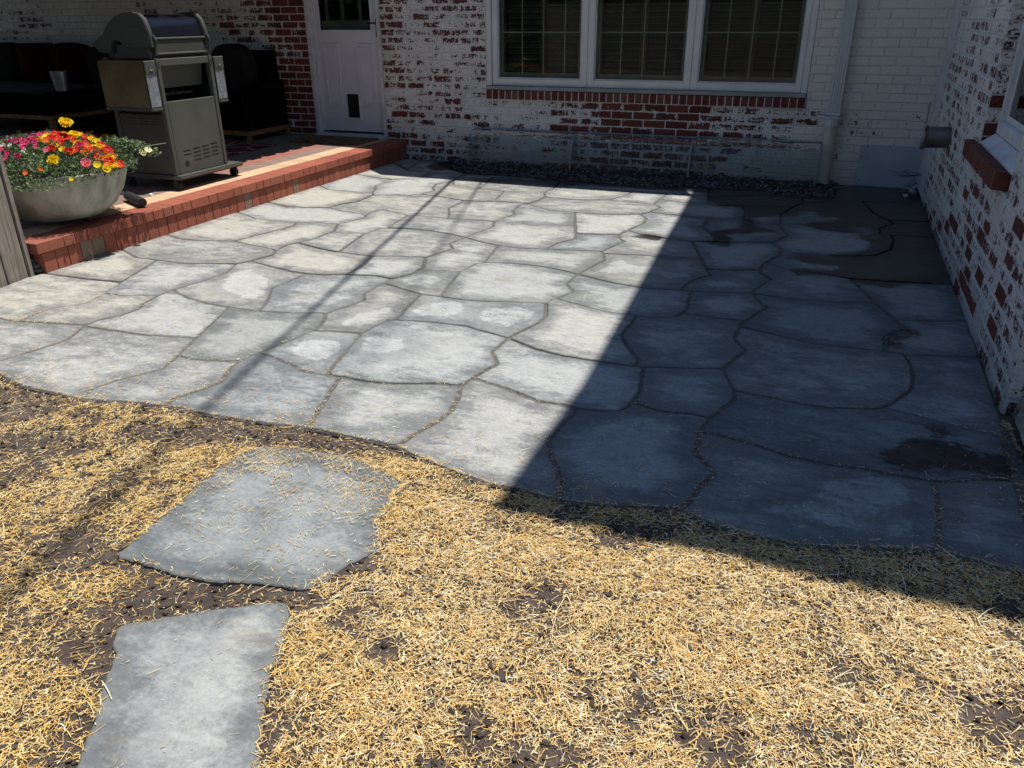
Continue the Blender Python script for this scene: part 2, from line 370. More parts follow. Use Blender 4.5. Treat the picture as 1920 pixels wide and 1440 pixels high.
def wloc(p):
    v = Vector((0, 0, 0))
    while p is not None: v += p.location; p = p.parent
    return v
def obj(name, mb, m, parent=None, smooth=False, loc=None, tri=False, fixn=True):
    me = mb.mesh(name) if isinstance(mb, MB) else mb
    if isinstance(mb, MB) and fixn:
        b = bmesh.new(); b.from_mesh(me)
        if smooth: bmesh.ops.remove_doubles(b, verts=b.verts[:], dist=1e-5)
        bmesh.ops.recalc_face_normals(b, faces=b.faces[:]); b.to_mesh(me); b.free()
    if m is not None and not me.materials: me.materials.append(m)
    if smooth:
        for p in me.polygons: p.use_smooth = True
        if smooth != 'all': me.set_sharp_from_angle(angle=R_(38))
    o = bpy.data.objects.new(name, me); COL.objects.link(o)
    base = Vector(loc) if loc else Vector((0, 0, 0))
    if parent is not None: o.parent = parent; base = base - wloc(parent)
    o.location = base; return o
def thing(name, label, cat, loc=(0, 0, 0), group=None):
    o = bpy.data.objects.new(name, None); COL.objects.link(o); o.location = loc; o.empty_display_size = .1
    o['label'] = label; o['category'] = cat
    if group: o['group'] = group
    return o
def tag(o, label=None, cat=None, group=None, kind=None):
    for k, v in (('label', label), ('category', cat), ('group', group), ('kind', kind)):
        if v: o[k] = v
    return o
def setcol(me, name, cols, domain='FACE'):
    a = me.attributes.new(name, 'FLOAT_COLOR', domain); a.data.foreach_set('color', np.asarray(cols, dtype=np.float32).ravel())
def setf(me, name, vals, domain='POINT'):
    a = me.attributes.new(name, 'FLOAT', domain); a.data.foreach_set('value', np.asarray(vals, dtype=np.float32).ravel())
def seg_dist(P, poly):
    """distance of points P (n,2) to closed polygon outline"""
    A = np.array(poly); B = np.roll(A, -1, 0); d = np.full(len(P), 1e9)
    for a, b in zip(A, B):
        ab = b-a; L = ab@ab
        if L < 1e-12: continue
        t = np.clip(((P-a)@ab)/L, 0, 1); q = a+t[:, None]*ab; d = np.minimum(d, np.hypot(*(P-q).T))
    return d
def inside(P, poly):
    A = np.array(poly); B = np.roll(A, -1, 0); r = np.zeros(len(P), bool)
    for (x1, y1), (x2, y2) in zip(A, B):
        c = (y1 > P[:, 1]) != (y2 > P[:, 1])
        with np.errstate(divide='ignore', invalid='ignore'): xx = (x2-x1)*(P[:, 1]-y1)/(y2-y1)+x1
        r ^= c & (P[:, 0] < xx)
    return r
def sdf(P, poly): d = seg_dist(P, poly); return np.where(inside(P, poly), d, -d)

SV=[(-4.66,3.495),(-4.346,3.498),(-4.03,3.526),(-4.186,3.994),(-3.952,3.316),(-3.907,3.138),(-4.026,2.995),(-4.019,2.778),(-4.657,4.133),(-4.376,3.994),(-3.955,3.994),(-3.616,4.109),(-3.571,4.204),(-3.518,4.382),(-3.569,4.474),(-4.717,2.725),(-4.151,2.784),(-3.835,2.824),(-3.617,2.873),(-3.831,3.321),(-3.612,3.403),(-3.546,3.917),(-3.572,3.711),(-3.621,3.521),(-3.59,3.244),(-3.544,3.187),(-3.556,3.053),(-3.615,2.951),(-3.61,2.857),(-3.533,2.687),(-3.545,2.585),(-3.601,2.354),(-3.661,2.265),(-3.41,2.865),(-3.231,2.87),(-2.923,2.939),(-3.077,3.386),(-2.838,2.712),(-2.791,2.565),(-2.886,2.4),(-2.92,2.28),(-2.883,2.175),(-3.436,3.442),(-3.233,3.39),(-2.889,3.384),(-2.882,3.386),(-2.748,3.413),(-2.502,3.493),(-2.465,5.284),(-2.478,5.068),(-2.405,4.959),(-2.49,4.697),(-2.39,4.473),(-2.389,4.408),(-2.389,4.33),(-2.462,4.182),(-2.476,4.088),(-2.476,3.866),(-2.412,3.759),(-2.454,3.408),(-2.415,3.312),(-2.41,3.23),(-2.434,3.099),(-2.464,2.972),(-2.49,2.894),(-2.496,2.877),(-2.51,2.773),(-2.49,2.662),(-2.439,2.569),(-2.429,2.526),(-2.468,2.406),(-2.508,2.319),(-2.487,2.258),(-3.592,4.639),(-3.556,4.719),(-3.299,4.63),(-3.125,4.601),(-3.116,4.604),(-2.85,4.593),(-2.664,4.654),(-4.028,4.587),(-3.81,4.539),(-3.604,4.499),(-4.655,4.575),(-4.454,4.504),(-4.271,4.51),(-3.984,4.761),(-3.903,5.033),(-3.889,5.154),(-3.938,5.241),(-4.65,5.394),(-4.329,5.237),(-4.149,5.228),(-3.79,5.286),(-3.592,5.32),(-3.542,5.449),(-3.506,5.587),(-3.552,5.673),(-3.551,5.915),(-4.648,5.811),(-4.371,5.714),(-4.161,5.75),(-4.007,5.806),(-3.831,5.743),(-3.642,5.693),(-3.982,5.958),(-3.896,6.108),(-3.904,6.402),(-3.566,6.505),(-3.501,6.593),(-3.331,6.558),(-3.002,6.461),(-2.832,6.492),(-2.822,6.507),(-2.752,6.611),(-2.816,6.964),(-4.644,6.623),(-4.453,6.484),(-4.23,6.462),(-3.953,6.462),(-4.024,6.638),(-4.122,6.813),(-4.12,7.142),(-4.641,7.289),(-4.239,7.16),(-4.086,7.137),(-3.884,7.333),(-3.932,7.642),(-4.627,8.077),(-4.239,7.677),(-3.544,7.614),(-3.203,7.631),(-4.393,8.306),(-3.51,7.312),(-3.582,7.064),(-3.529,6.884),(-3.464,6.784),(-3.411,7.103),(-3.09,6.994),(-2.451,7.068),(-3.556,7.694),(-2.475,7.622),(-2.137,7.418),(-1.674,7.348),(-2.43,7.279),(-2.376,6.871),(-2.379,6.716),(-2.421,6.552),(-2.468,6.477),(-2.439,6.21),(-2.377,6.127),(-2.454,5.846),(-2.382,5.658),(-2.709,6.537),(-2.094,6.849),(-1.796,6.938),(-1.593,6.91),(-1.373,6.891),(-1.293,6.789),(-1.696,7.179),(-2.158,6.366),(-1.921,6.371),(-1.929,6.358),(-1.711,6.369),(-1.398,6.482),(-1.343,6.592),(-1.781,5.892),(-1.716,5.686),(-1.666,5.527),(-1.756,5.373),(-1.781,5.178),(-2.115,5.849),(-3.157,5.338),(-3.015,5.381),(-2.828,5.381),(-2.627,5.345),(-2.302,5.212),(-2.131,5.156),(-1.96,5.142),(-1.585,5.216),(-1.392,5.257),(-3.209,5.787),(-3.202,5.312),(-3.229,5.115),(-3.368,5.846),(-3.086,5.791),(-2.858,5.789),(-2.84,5.789),(-3.492,5.107),(-3.496,5.048),(-3.498,4.855),(-3.002,6.142),(-2.869,5.87),(-2.06,4.711),(-2.1,4.679),(-1.963,4.747),(-1.819,4.773),(-1.63,4.77),(-1.476,4.725),(-1.392,4.684),(-2.124,4.475),(-2.022,3.974),(-2.259,4.457),(-2.323,4.032),(-2.147,3.975),(-1.847,3.969),(-1.692,4.002),(-1.401,4.085),(-1.375,5.22),(-1.343,5.149),(-1.316,5.036),(-1.396,4.461),(-1.316,4.351),(-1.37,4.183),(-1.324,3.876),(-1.324,3.775),(-1.4,3.497),(-2.121,3.792),(-2.073,3.532),(-2.143,3.299),(-2.135,3.396),(-2.113,3.513),(-1.978,3.553),(-1.827,3.576),(-1.671,3.58),(-1.536,3.537),(-2.3,3.265),(-2.148,3.297),(-2.117,3.179),(-2.076,2.99),(-2.026,2.775),(-2.378,2.858),(-2.228,2.811),(-2.128,2.774),(-1.95,2.781),(-1.936,2.782),(-1.806,2.776),(-1.681,2.8),(-1.484,2.875),(-1.39,2.888),(-1.902,2.62),(-1.858,2.482),(-1.797,2.304),(-1.344,2.76),(-1.322,2.659),(-1.326,2.554),(-1.361,2.443),(-1.391,2.299),(-1.404,3.298),(-1.324,3.174),(-1.364,3.006),(-1.368,2.988),(-1.22,3.41),(-1.062,3.374),(-0.872,3.368),(-0.706,3.371),(-0.671,3.381),(-0.497,3.431),(-0.312,3.487),(-1.206,2.94),(-1.002,2.866),(-0.899,2.873),(-0.832,2.859),(-0.745,2.861),(-0.661,2.9),(-0.633,2.95),(-0.63,2.999),(-0.62,3.127),(-0.857,2.547),(-0.813,2.455),(-0.755,2.356),(-0.704,2.263),(-0.691,2.163),(-0.854,4.056),(-0.865,3.746),(-0.788,3.583),(-0.705,3.447),(-1.203,4.122),(-1.021,4.058),(-0.711,4.082),(-0.64,4.132),(-0.628,4.189),(-0.613,4.27),(-0.654,4.595),(-1.129,4.588),(-0.92,4.553),(-0.707,4.583),(-0.486,4.633),(-0.306,4.687),(-1.118,5.267),(-0.935,5.281),(-0.718,5.345),(-0.843,5.756),(-0.728,5.375),(-0.631,5.084),(-0.589,4.957),(-0.675,4.815),(-0.699,4.719),(-0.468,5.12),(-0.301,5.19),(-1.531,5.724),(-1.389,5.776),(-1.319,6.358),(-1.299,6.194),(-1.357,5.942),(-1.365,5.903),(-1.374,5.676),(-1.308,5.577),(-1.191,5.806),(-1.044,5.776),(-0.675,5.793),(-0.648,5.8),(-0.284,5.925),(-0.198,6.17),(-0.283,6.471),(-0.284,6.516),(-0.295,6.857),(-0.221,7.195),(-1.066,6.551),(-0.853,6.513),(-0.832,6.518),(-0.585,6.576),(-0.409,6.472),(-0.629,7.069),(-0.579,6.806),(-1.343,7.389),(-1.364,7.135),(-1.371,7.05),(-0.978,7.406),(-1.062,7.044),(-0.924,7.051),(-0.822,7.056),(-0.49,7.108),(-1.026,7.72),(-0.536,7.596),(-0.342,7.65),(-0.17,7.697),(-0.839,6.222),(-0.734,5.995),(-0.155,7.401),(0.084,7.575),(0.337,7.63),(0.37,7.637),(0.84,7.74),(-0.166,7.622),(0.416,7.22),(0.519,6.953),(0.554,6.846),(0.451,6.648),(0.445,6.435),(0.657,6.98),(0.827,7.005),(-0.103,6.56),(0.068,6.441),(0.277,6.417),(0.524,6.451),(0.63,6.473),(0.825,6.472),(0.53,6.252),(0.503,6.01),(0.394,5.807),(0.258,5.739),(0.121,5.706),(-0.071,5.725),(-0.219,5.701),(-0.227,5.78),(-0.209,5.602),(-0.289,5.35),(-0.302,5.311),(-0.301,5.119),(-0.223,5.006),(-0.302,4.728),(-0.146,5.255),(0.083,5.231),(0.241,5.185),(0.487,5.218),(0.714,5.259),(0.829,5.285),(0.37,4.759),(0.467,4.481),(0.51,4.355),(-0.298,4.665),(-0.07,4.67),(0.185,4.689),(0.657,4.528),(0.804,4.587),(0.83,4.584),(0.415,4.208),(0.401,3.975),(-0.305,4.082),(-0.097,4.016),(0.068,3.961),(0.255,3.975),(0.484,3.967),(0.496,3.966),(0.827,4.07),(-0.244,4.517),(-0.201,4.448),(-0.283,4.198),(-0.31,3.896),(-0.301,3.866),(-0.235,3.759),(-0.422,4.173),(-0.271,3.366),(-0.235,3.27),(-0.226,3.169),(-0.27,3.027),(-0.291,2.967),(-0.313,2.827),(-0.316,2.811),(-0.3,2.653),(-0.214,2.536),(-0.246,2.422),(-0.284,2.25),(-0.507,2.951),(-0.376,2.978),(-0.113,3.258),(0.028,3.237),(0.142,3.236),(0.337,3.295),(0.372,3.328),(0.394,3.349),(0.471,3.508),(0.496,3.576),(0.51,3.809),(0.493,3.915),(0.551,3.27),(0.676,3.236),(0.802,3.205),(-0.229,2.829),(-0.104,2.801),(0.03,2.757),(0.156,2.743),(0.277,2.756),(0.366,2.757),(0.454,2.751),(0.511,2.756),(0.54,2.759),(0.688,2.834),(0.787,2.865),(0.524,2.644),(0.513,2.504),(0.493,2.318),(-2.734,2.706),(-2.631,2.728),(-3.371,4.143),(-3.163,4.091),(-3.035,4.085),(-2.908,4.107),(-2.817,4.153),(-2.783,4.162),(-2.591,4.203),(-2.792,4.373),(-2.778,4.217),(-3.065,3.77),(-2.957,3.581),(-2.904,3.475),(-4.639,7.721),(-4.617,8.359),(-4.214,8.263),(-3.841,7.88),(-3.596,7.694),(-2.786,7.694),(-2.2,7.631),(-1.661,7.624),(-1.16,7.693),(-0.82,7.761),(-0.53,7.786),(-0.27,7.599),(0.082,7.677),(0.113,8.288),(0.276,8.403),(0.852,8.389),(0.825,6.903),(0.826,5.679),(0.831,4.973),(0.83,4.332),(0.821,3.549),(0.789,2.996),(0.778,2.639),(0.798,2.228),(0.721,2.282),(0.621,2.297),(0.375,2.282),(0.222,2.226),(0.087,2.192),(-0.042,2.193),(-0.154,2.206),(-0.277,2.246),(-0.299,2.258),(-0.533,2.189),(-0.823,2.181),(-0.957,2.178),(-1.127,2.214),(-1.297,2.265),(-1.613,2.302),(-2.039,2.271),(-2.271,2.255),(-2.61,2.239),(-3.064,2.181),(-3.238,2.181),(-3.446,2.233),(-4.149,2.339),(-4.643,3.169),(-4.691,3.422)]
SF=[[7,16,15,503,504,0,1,2,4,5,6],[7,6,5,4,19,20,24,25,26,27,18,17],[7,17,18,28,29,30,31,32,502,15,16],[61,60,59,47,58,57,56,203,204,217,218,221,220,219,227,226],[61,226,227,228,229,230,233,232,231,64,63,62],[61,62,63,64,65,66,444,443,37,35,36,45,46,47,59,60],[67,66,65,64,231,232,233,230,234,240,241,242,496,497,72,71,70,69,68],[67,68,69,70,71,72,498,41,40,39,38,37,443,444,66],[388,392,391,390,389,398,397,396,381,382,383,378,379,380,387],[388,387,380,379,384,385,386,476,395,394,393],[388,393,425,424,423,422,421,420,419,418,417,416,404,403,258,401,400,399,389,390,391,392],[99,116,117,118,119,107,106,105,102,101,100],[99,100,101,102,103,104,97,96,95,94,93,89,92,91,90],[123,457,128,129,127,126,125,122,124],[123,124,122,121,120,119,118,117,116],[8,83,84,85,80,81,82,14,13,12,11,10,3,9],[8,9,3,2,1,0],[40,41,499,500,501,32,31,30,29,28,33,34,35,37,38,39],[170,178,177,176,48,152,151,171,166,167,168,169],[170,169,168,167,300,301,306,307,180,179],[170,179,180,208,209,210,199,198,197,196,195,193,177,178],[439,438,437,436,435,434,433,432,431,430,429,408,407,406,405,404,416,417,418,419,420,426,427,428,478],[439,479,480,481,482,442,441,440,436,437,438],[73,74,75,76,77,78,452,453,449,448,447,446,445,12,13,14],[73,14,82,81,80,86,87,88,89,93,94,188,189,190,74],[74,190,189,183,76,75],[284,199,210,209,208,289,290,291,294,295,296,297,286,285],[284,285,286,283,282,281,280,279,273,278,277,213,212,211,199],[133,130,131,138,137],[133,137,138,115,114,113,111,110,109,136,135,134],[133,134,135,136,109,108,107,119,120,121,122,125,126,127,130],[312,311,310,338,337,320,321,322,314,313],[312,313,314,315,352,353,354,349,355,358,359,360,361,362,363,364,365],[312,365,364,366,367,368,299,298,294,291,293,292,310,311],[376,375,374,373,372,367,366,364,363,362,361,360,359,358,355,356,357,474,377],[376,377,475,386,385,384,379,378,374,375],[258,257,256,255,276,275,274,273,279,280,281,402,398,389,399,400,401],[258,403,404,405,406,407,415,414,266,267,256,257],[48,175,174,173,172,181,185,186,187,151,152],[48,176,177,193,194,200,202,53,52,51,50,49],[48,49,50,51,79,78,77,76,183,182,172,173,174,175],[106,107,108,109,110,111,191,192,186,185,181,184,98,97,104,103,102,105],[166,171,151,150,149,148,147,160,161,162],[166,162,163,164,302,303,304,305,301,300,167],[409,408,429,430,431,432,433,434,435,436,440,441,442,483,484,485,486,487,488,413,412,411,410],[409,410,411,412,413,489,490,272,271,270,269,268,262,263,264,265,266,414,415,407,408],[227,219,220,221,218,222,223,224,225,216,248,249,250,251,239,238,237,236,235,234,230,229,228],[318,165,158,157,327,326,329,330,331,323,324,321,320,319],[318,319,320,337,338,310,292,309,308,305,304,303,302,164,165],[147,153,113,114,115,139,145,146],[147,146,145,154,155,156,157,158,165,164,163,162,161,160],[147,148,149,150,151,187,186,192,191,111,112,113,153],[350,346,345,341,342,343,351],[350,351,473,357,356,355,349,348,347,346],[207,206,205,201,200,194,193,195,196,197,198,199,211,212,213],[207,213,277,278,273,274,275,276,255,254,253,252,216,215,214],[207,214,215,216,225,224,223,222,218,217,204,201,205,206],[80,85,84,83,90,91,92,89,88,87,86],[129,128,458,132],[129,132,459,460,461,140,130,127],[259,251,250,249,248,216,252,253,254,255,256,267,266,265,264,263,262,261,260],[259,260,261,262,268,269,270,271,272,491,492,493,494,247,246,245,244,243,239,251],[172,182,183,189,188,94,95,96,97,98,184,181],[292,293,291,290,289,208,180,307,306,301,305,308,309],[3,10,11,21,22,23,20,19,4,2],[22,21,11,12,445,446,447,454,455,456,45,36,43,42,23],[23,42,43,36,35,34,33,28,18,27,26,25,24,20],[115,138,131,141,144,139],[325,143,142,141,131,130,140,462,463,464,465,333,328],[325,328,330,329,326],[325,326,327,157,156,155,159,143],[55,451,450,449,453,452,78,79,51,52,53,54],[55,54,53,202,200,201,204,203,56],[55,56,57,58,47,46,45,456,455,454,447,448,449,450,451],[298,299,369,370,371,288,287,283,286,297,296,295,294],[299,368,367,372,373,374,378,383,382,381,288,371,370,369],[139,144,141,142,143,159,155,154,145],[288,381,396,397,398,402,281,282,283,287],[423,424,425,393,394,395,477,428,427,426,420,421,422],[240,234,235,236,237,238,239,243,244,245,246,247,495,242,241],[321,324,323,332,317,316,315,314,322],[339,344,469,470,471,472,343,342,341,340],[339,340,341,345,346,347,348,349,354,353,352,315,316,317],[339,317,332,323,331,330,328,334,335,468,344],[335,334,328,333,466,467]]

# ------------------------------------------------------------------ wet and pale patches seen on the patio
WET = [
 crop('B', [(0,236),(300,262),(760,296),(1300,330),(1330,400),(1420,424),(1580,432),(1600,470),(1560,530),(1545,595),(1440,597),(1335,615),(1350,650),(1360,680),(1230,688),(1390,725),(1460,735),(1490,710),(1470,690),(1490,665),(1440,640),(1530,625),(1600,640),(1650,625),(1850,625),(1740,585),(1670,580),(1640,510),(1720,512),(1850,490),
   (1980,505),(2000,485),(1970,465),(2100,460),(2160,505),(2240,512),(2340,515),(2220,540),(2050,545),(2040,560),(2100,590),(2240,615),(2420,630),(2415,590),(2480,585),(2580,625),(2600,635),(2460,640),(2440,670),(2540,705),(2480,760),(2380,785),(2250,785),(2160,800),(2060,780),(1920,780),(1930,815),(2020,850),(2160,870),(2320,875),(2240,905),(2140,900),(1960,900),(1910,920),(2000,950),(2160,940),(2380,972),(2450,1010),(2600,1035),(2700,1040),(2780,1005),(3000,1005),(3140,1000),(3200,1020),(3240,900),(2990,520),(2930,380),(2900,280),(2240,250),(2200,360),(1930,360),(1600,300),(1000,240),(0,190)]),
 crop('H', [(1350,460),(1500,480),(1510,500),(1470,510),(1530,545),(1600,600),(1700,655),(1760,640),(1850,650),(1870,770),(1700,750),(1570,740),(1500,760),(1480,720),(1400,720),(1300,740),(1210,720),(1140,690),(1070,655),(1150,640),(1120,600),(1190,595),(1230,560),(1340,540),(1420,560),(1490,570),(1450,520),(1360,490)]),
 crop('C', [(1190,1180),(1310,1215),(1300,1255),(1200,1245),(1130,1262),(1150,1312),(1050,1312),(1040,1360),(1025,1330),(1045,1240)]),
 crop('B', [(740,655),(820,632),(900,638),(985,662),(950,678),(830,670)]),
 crop('A', [(790,130),(850,105),(950,82),(1100,88),(1180,120),(1050,155),(850,162)]),
 crop('A', [(1100,215),(1400,215),(1900,255),(1900,280),(1400,250),(1150,235)]),
]
PALE = [
 crop('H', [(770,790),(920,775),(1000,745),(1120,755),(1250,810),(1265,860),(1220,920),(1190,960),(1310,1000),(1310,1060),(1230,1115),(1130,1100),(1000,1060),(800,1040),(640,1000),(480,960),(400,915),(560,930),(700,880),(790,850)]),
 crop('F', [(560,380),(620,320),(760,300),(900,305),(975,330),(950,400),(860,450),(760,455),(680,430),(600,410)]),
 crop('F', [(960,200),(1000,150),(1110,100),(1330,60),(1360,130),(1250,160),(1110,205)]),
 crop('A', [(680,1230),(760,1160),(1000,1140),(1100,1190),(1080,1240),(900,1260)]),
 crop('A', [(1180,1250),(1250,1195),(1500,1180),(1620,1215),(1560,1280),(1400,1330),(1230,1290)]),
 crop('B', [(490,930),(560,850),(650,820),(760,870),(900,880),(960,930),(860,935),(760,922)]),
 crop('F', [(1080,370),(1150,290),(1300,280),(1430,300),(1450,370),(1250,420),(1120,400)]),
 crop('B', [(1250,1010),(1340,985),(1660,1000),(1640,1020),(1400,1028)]),
 crop('D', [(850,950),(950,830),(1080,820),(1230,900),(1180,1000),(1100,1050),(950,1000)]),
 crop('A', [(590,985),(700,945),(850,935),(920,965),(840,1020),(680,1010)]),
 crop('B', [(940,870),(1000,860),(990,930),(1190,930),(1190,960),(1100,960),(1040,985),(960,960)]),
]

# ------------------------------------------------------------------ the ground
SS1 = crop('S', [(1035,72),(1150,80),(1320,100),(1450,130),(1560,180),(1640,225),(1580,280),(1560,330),(1510,370),(1525,440),(1525,490),(1400,545),(1310,610),(1220,655),(1050,625),(850,620),(700,590),(560,545),(460,520),(560,430),(700,310),(830,190),(930,120)])
SS2 = crop('S', [(470,790),(640,765),(850,730),(1050,705),(1165,708),(1150,800),(1120,930),(1085,975),(1060,1100),(1045,1200),(1040,1365),(1035,1560),(215,1560),(300,1365),(370,1190),(420,1010),(462,905),(448,865)])
FRONT = [PZ(x, y)[:2] for x, y in [(1985,1110),(1920,1077),(1847,1057),(1757,1032),(1680,1029),(1580,1028),(1493,1022),(1413,1005),(1347,987),(1280,960),(1269,954),(1132,948),(1044,938),(980,919),(913,906),(840,880),(775,852),(742,836),(650,817),(577,802),(475,790),(385,776),(310,760),(262,755),(150,748),(95,735),(42,724),(0,703),(-150,650)]]
PATIO = FRONT + [(-4.70, 2.9), (-4.65, 3.45), (-4.62, 8.40), (.82, 8.40), (.82, 3.4), (.86, 2.9)]

def vnoise(P, sc, seed=0, octv=4):
    """cheap value noise in numpy"""
    out = np.zeros(len(P)); amp = 1.0; tot = 0
    r = np.random.default_rng(seed); T = r.random((64, 64))
    for o in range(octv):
        q = P*sc*(2**o) + o*11.3; i = np.floor(q).astype(int); f = q-i; f = f*f*(3-2*f)
        a = T[i[:, 0] % 64, i[:, 1] % 64]; b = T[(i[:, 0]+1) % 64, i[:, 1] % 64]; c = T[i[:, 0] % 64, (i[:, 1]+1) % 64]; d = T[(i[:, 0]+1) % 64, (i[:, 1]+1) % 64]
        out += amp*((a*(1-f[:, 0])+b*f[:, 0])*(1-f[:, 1])+(c*(1-f[:, 0])+d*f[:, 0])*f[:, 1]); tot += amp; amp *= .5
    return out/tot
def soil_h(P):
    z = -.011 + .014*(vnoise(P, 3.0, 1, 3)-.5) + .014*(vnoise(P, 14, 2, 4)-.5)
    return z
gx0, gx1, gy0, gy1 = -5.6, 2.4, -.6, 3.6
nx, ny = 400, 210
X, Y = np.meshgrid(np.linspace(gx0, gx1, nx), np.linspace(gy0, gy1, ny))
P = np.stack([X.ravel(), Y.ravel()], 1)
zz = soil_h(P); ed = np.minimum.reduce([P[:, 0]-gx0, gx1-P[:, 0], P[:, 1]-gy0, gy1-P[:, 1]])
ins = inside(P, PATIO) & (seg_dist(P, PATIO) > .01) | inside(P, SS1) & (seg_dist(P, SS1) > .015) | inside(P, SS2) & (seg_dist(P, SS2) > .015); zz = np.where(ins, np.minimum(zz, -.045), zz); zz = np.where(ed < .02, -.05, zz)
mb = MB(); mb.v = [(a, b, c) for (a, b), c in zip(P.tolist(), zz.tolist())]
for j in range(ny-1):
    for i in range(nx-1): k = j*nx+i; mb.f.append((k, k+1, k+nx+1, k+nx))
# the same sheet runs on to the horizon, a few strips round the fine part
def strip(x0, x1, y0, y1): mb.quad((x0, y0, -.05), (x1, y0, -.05), (x1, y1, -.05), (x0, y1, -.05))
strip(-120, gx0, -120, 120); strip(gx1, 120, -120, 120); strip(gx0, gx1, -120, gy0); strip(gx0, gx1, gy1, 120)
g = obj('ground', mb, M['soil'], smooth='all', fixn=False); tag(g, kind='structure')

# clods of earth
ico = bmesh.new(); bmesh.ops.create_icosphere(ico, subdivisions=1, radius=1); ico.verts.index_update()
ICV = np.array([tuple(v.co) for v in ico.verts]); ICF = np.array([[v.index for v in f.verts] for f in ico.faces]); ico.free()
ico = bmesh.new(); bmesh.ops.create_icosphere(ico, subdivisions=2, radius=1); ico.verts.index_update()
IC2V = np.array([tuple(v.co) for v in ico.verts]); IC2F = np.array([[v.index for v in f.verts] for f in ico.faces]); ico.free()
def blobs(name, C, S, m, rough=.3, flat=1.0, base=(ICV, ICF), cols=None, parent=None):
    V0, F0 = base; n = len(C)
    V = V0[None]*(1+rough*(rng.random((n, len(V0), 1))-.5)*2)
    V = V*S[:, None, None]*np.stack([np.ones(n), .6+.7*rng.random(n), flat*(.5+.5*rng.random(n))], 1)[:, None, :]
    a = rng.random(n)*2*pi; ca, sa = np.cos(a)[:, None], np.sin(a)[:, None]
    V = np.stack([V[:, :, 0]*ca-V[:, :, 1]*sa, V[:, :, 0]*sa+V[:, :, 1]*ca, V[:, :, 2]], 2)+C[:, None, :]
    Fc = (F0[None]+(np.arange(n)*len(V0))[:, None, None]).reshape(-1, 3)
    me = bpy.data.meshes.new(name); me.from_pydata(V.reshape(-1, 3).tolist(), [], Fc.tolist())
    if cols is not None: setcol(me, 'Col', np.repeat(cols, len(F0), 0))
    me.materials.append(m); o = bpy.data.objects.new(name, me); COL.objects.link(o)
    if parent is not None: o.parent = parent; o.location = -wloc(parent)
    return o

def ell(x, y, rx, ry):
    c = np.array(PZ(x, y)[:2]); a = np.array(PZ(x+rx, y)[:2])-c; b = np.array(PZ(x, y+ry)[:2])-c
    return c, np.linalg.inv(np.stack([a, b], 1))
BARE = [(ell(420, 1105, 170, 48), 1), (ell(235, 1215, 110, 110), .85), (ell(720, 1215, 42, 36), .9), (ell(150, 1030, 130, 50), .5), (ell(500, 812, 230, 24), .85),
        (ell(700, 835, 120, 28), .6), (ell(960, 900, 110, 24), .35), (ell(560, 1130, 90, 30), .7), (ell(1240, 985, 130, 26), .6), (ell(1010, 1120, 120, 30), .35), (ell(1100, 1290, 120, 70), .3),
        (ell(1880, 1330, 120, 60), .6), (ell(60, 830, 110, 26), .55), (ell(330, 1150, 150, 60), .7), (ell(680, 1060, 60, 30), .5), (ell(1900, 1140, 60, 30), .6), (ell(250, 900, 60, 20), .4),
        (ell(90, 1180, 90, 60), .35), (ell(1060, 1420, 150, 40), .3), (ell(760, 1380, 60, 60), .1)]
def density(P):
    d = np.clip(.90+.26*(P[:, 0]+1.0), .42, .97); n = vnoise(P, 5, 9, 4)
    d -= .55*np.clip((n-.52)/.16, 0, 1)
    n2 = vnoise(P, 17, 10, 3); d -= .35*np.clip((n2-.52)/.15, 0, 1)
    for (c, Mi), s in BARE:
        q = (P-c)@Mi.T; r = np.hypot(*q.T) + .5*(vnoise(P, 8, 4, 3)-.5)
        d -= s*np.clip(1.25-r, 0, 1)
    # a thin bare line where the soil meets the patio edge
    e = seg_dist(P, FRONT+[(-9, 30), (9, 30)]); d -= .35*np.clip(1-e/.05, 0, 1)
    return np.clip(d, .09, 1)

SP = lambda n: np.stack([rng.uniform(-4.1, 1.7, n), rng.uniform(.55, 3.35, n)], 1)
def lawn_only(P, m=0.0): return ~((inside(P, PATIO) & (seg_dist(P, PATIO) > m*.6)) | (inside(P, SS1) & (seg_dist(P, SS1) > m*rng.random(len(P))*1.6)) | (inside(P, SS2) & (seg_dist(P, SS2) > m*rng.random(len(P)))) | ((P[:, 0] > .84) & (P[:, 1] > 1.95)))
P = SP(30000); P = P[lawn_only(P)]; P = P[rng.random(len(P)) < 1.1-.72*density(P)]
S = .0022+.0085*rng.random(len(P))**4; z = soil_h(P)
cl = blobs('soil_clods', np.column_stack([P, z+S*.6]), S, M['soil'], .28); tag(cl, 'loose dark clods of earth among the straw', 'soil clods', kind='stuff')

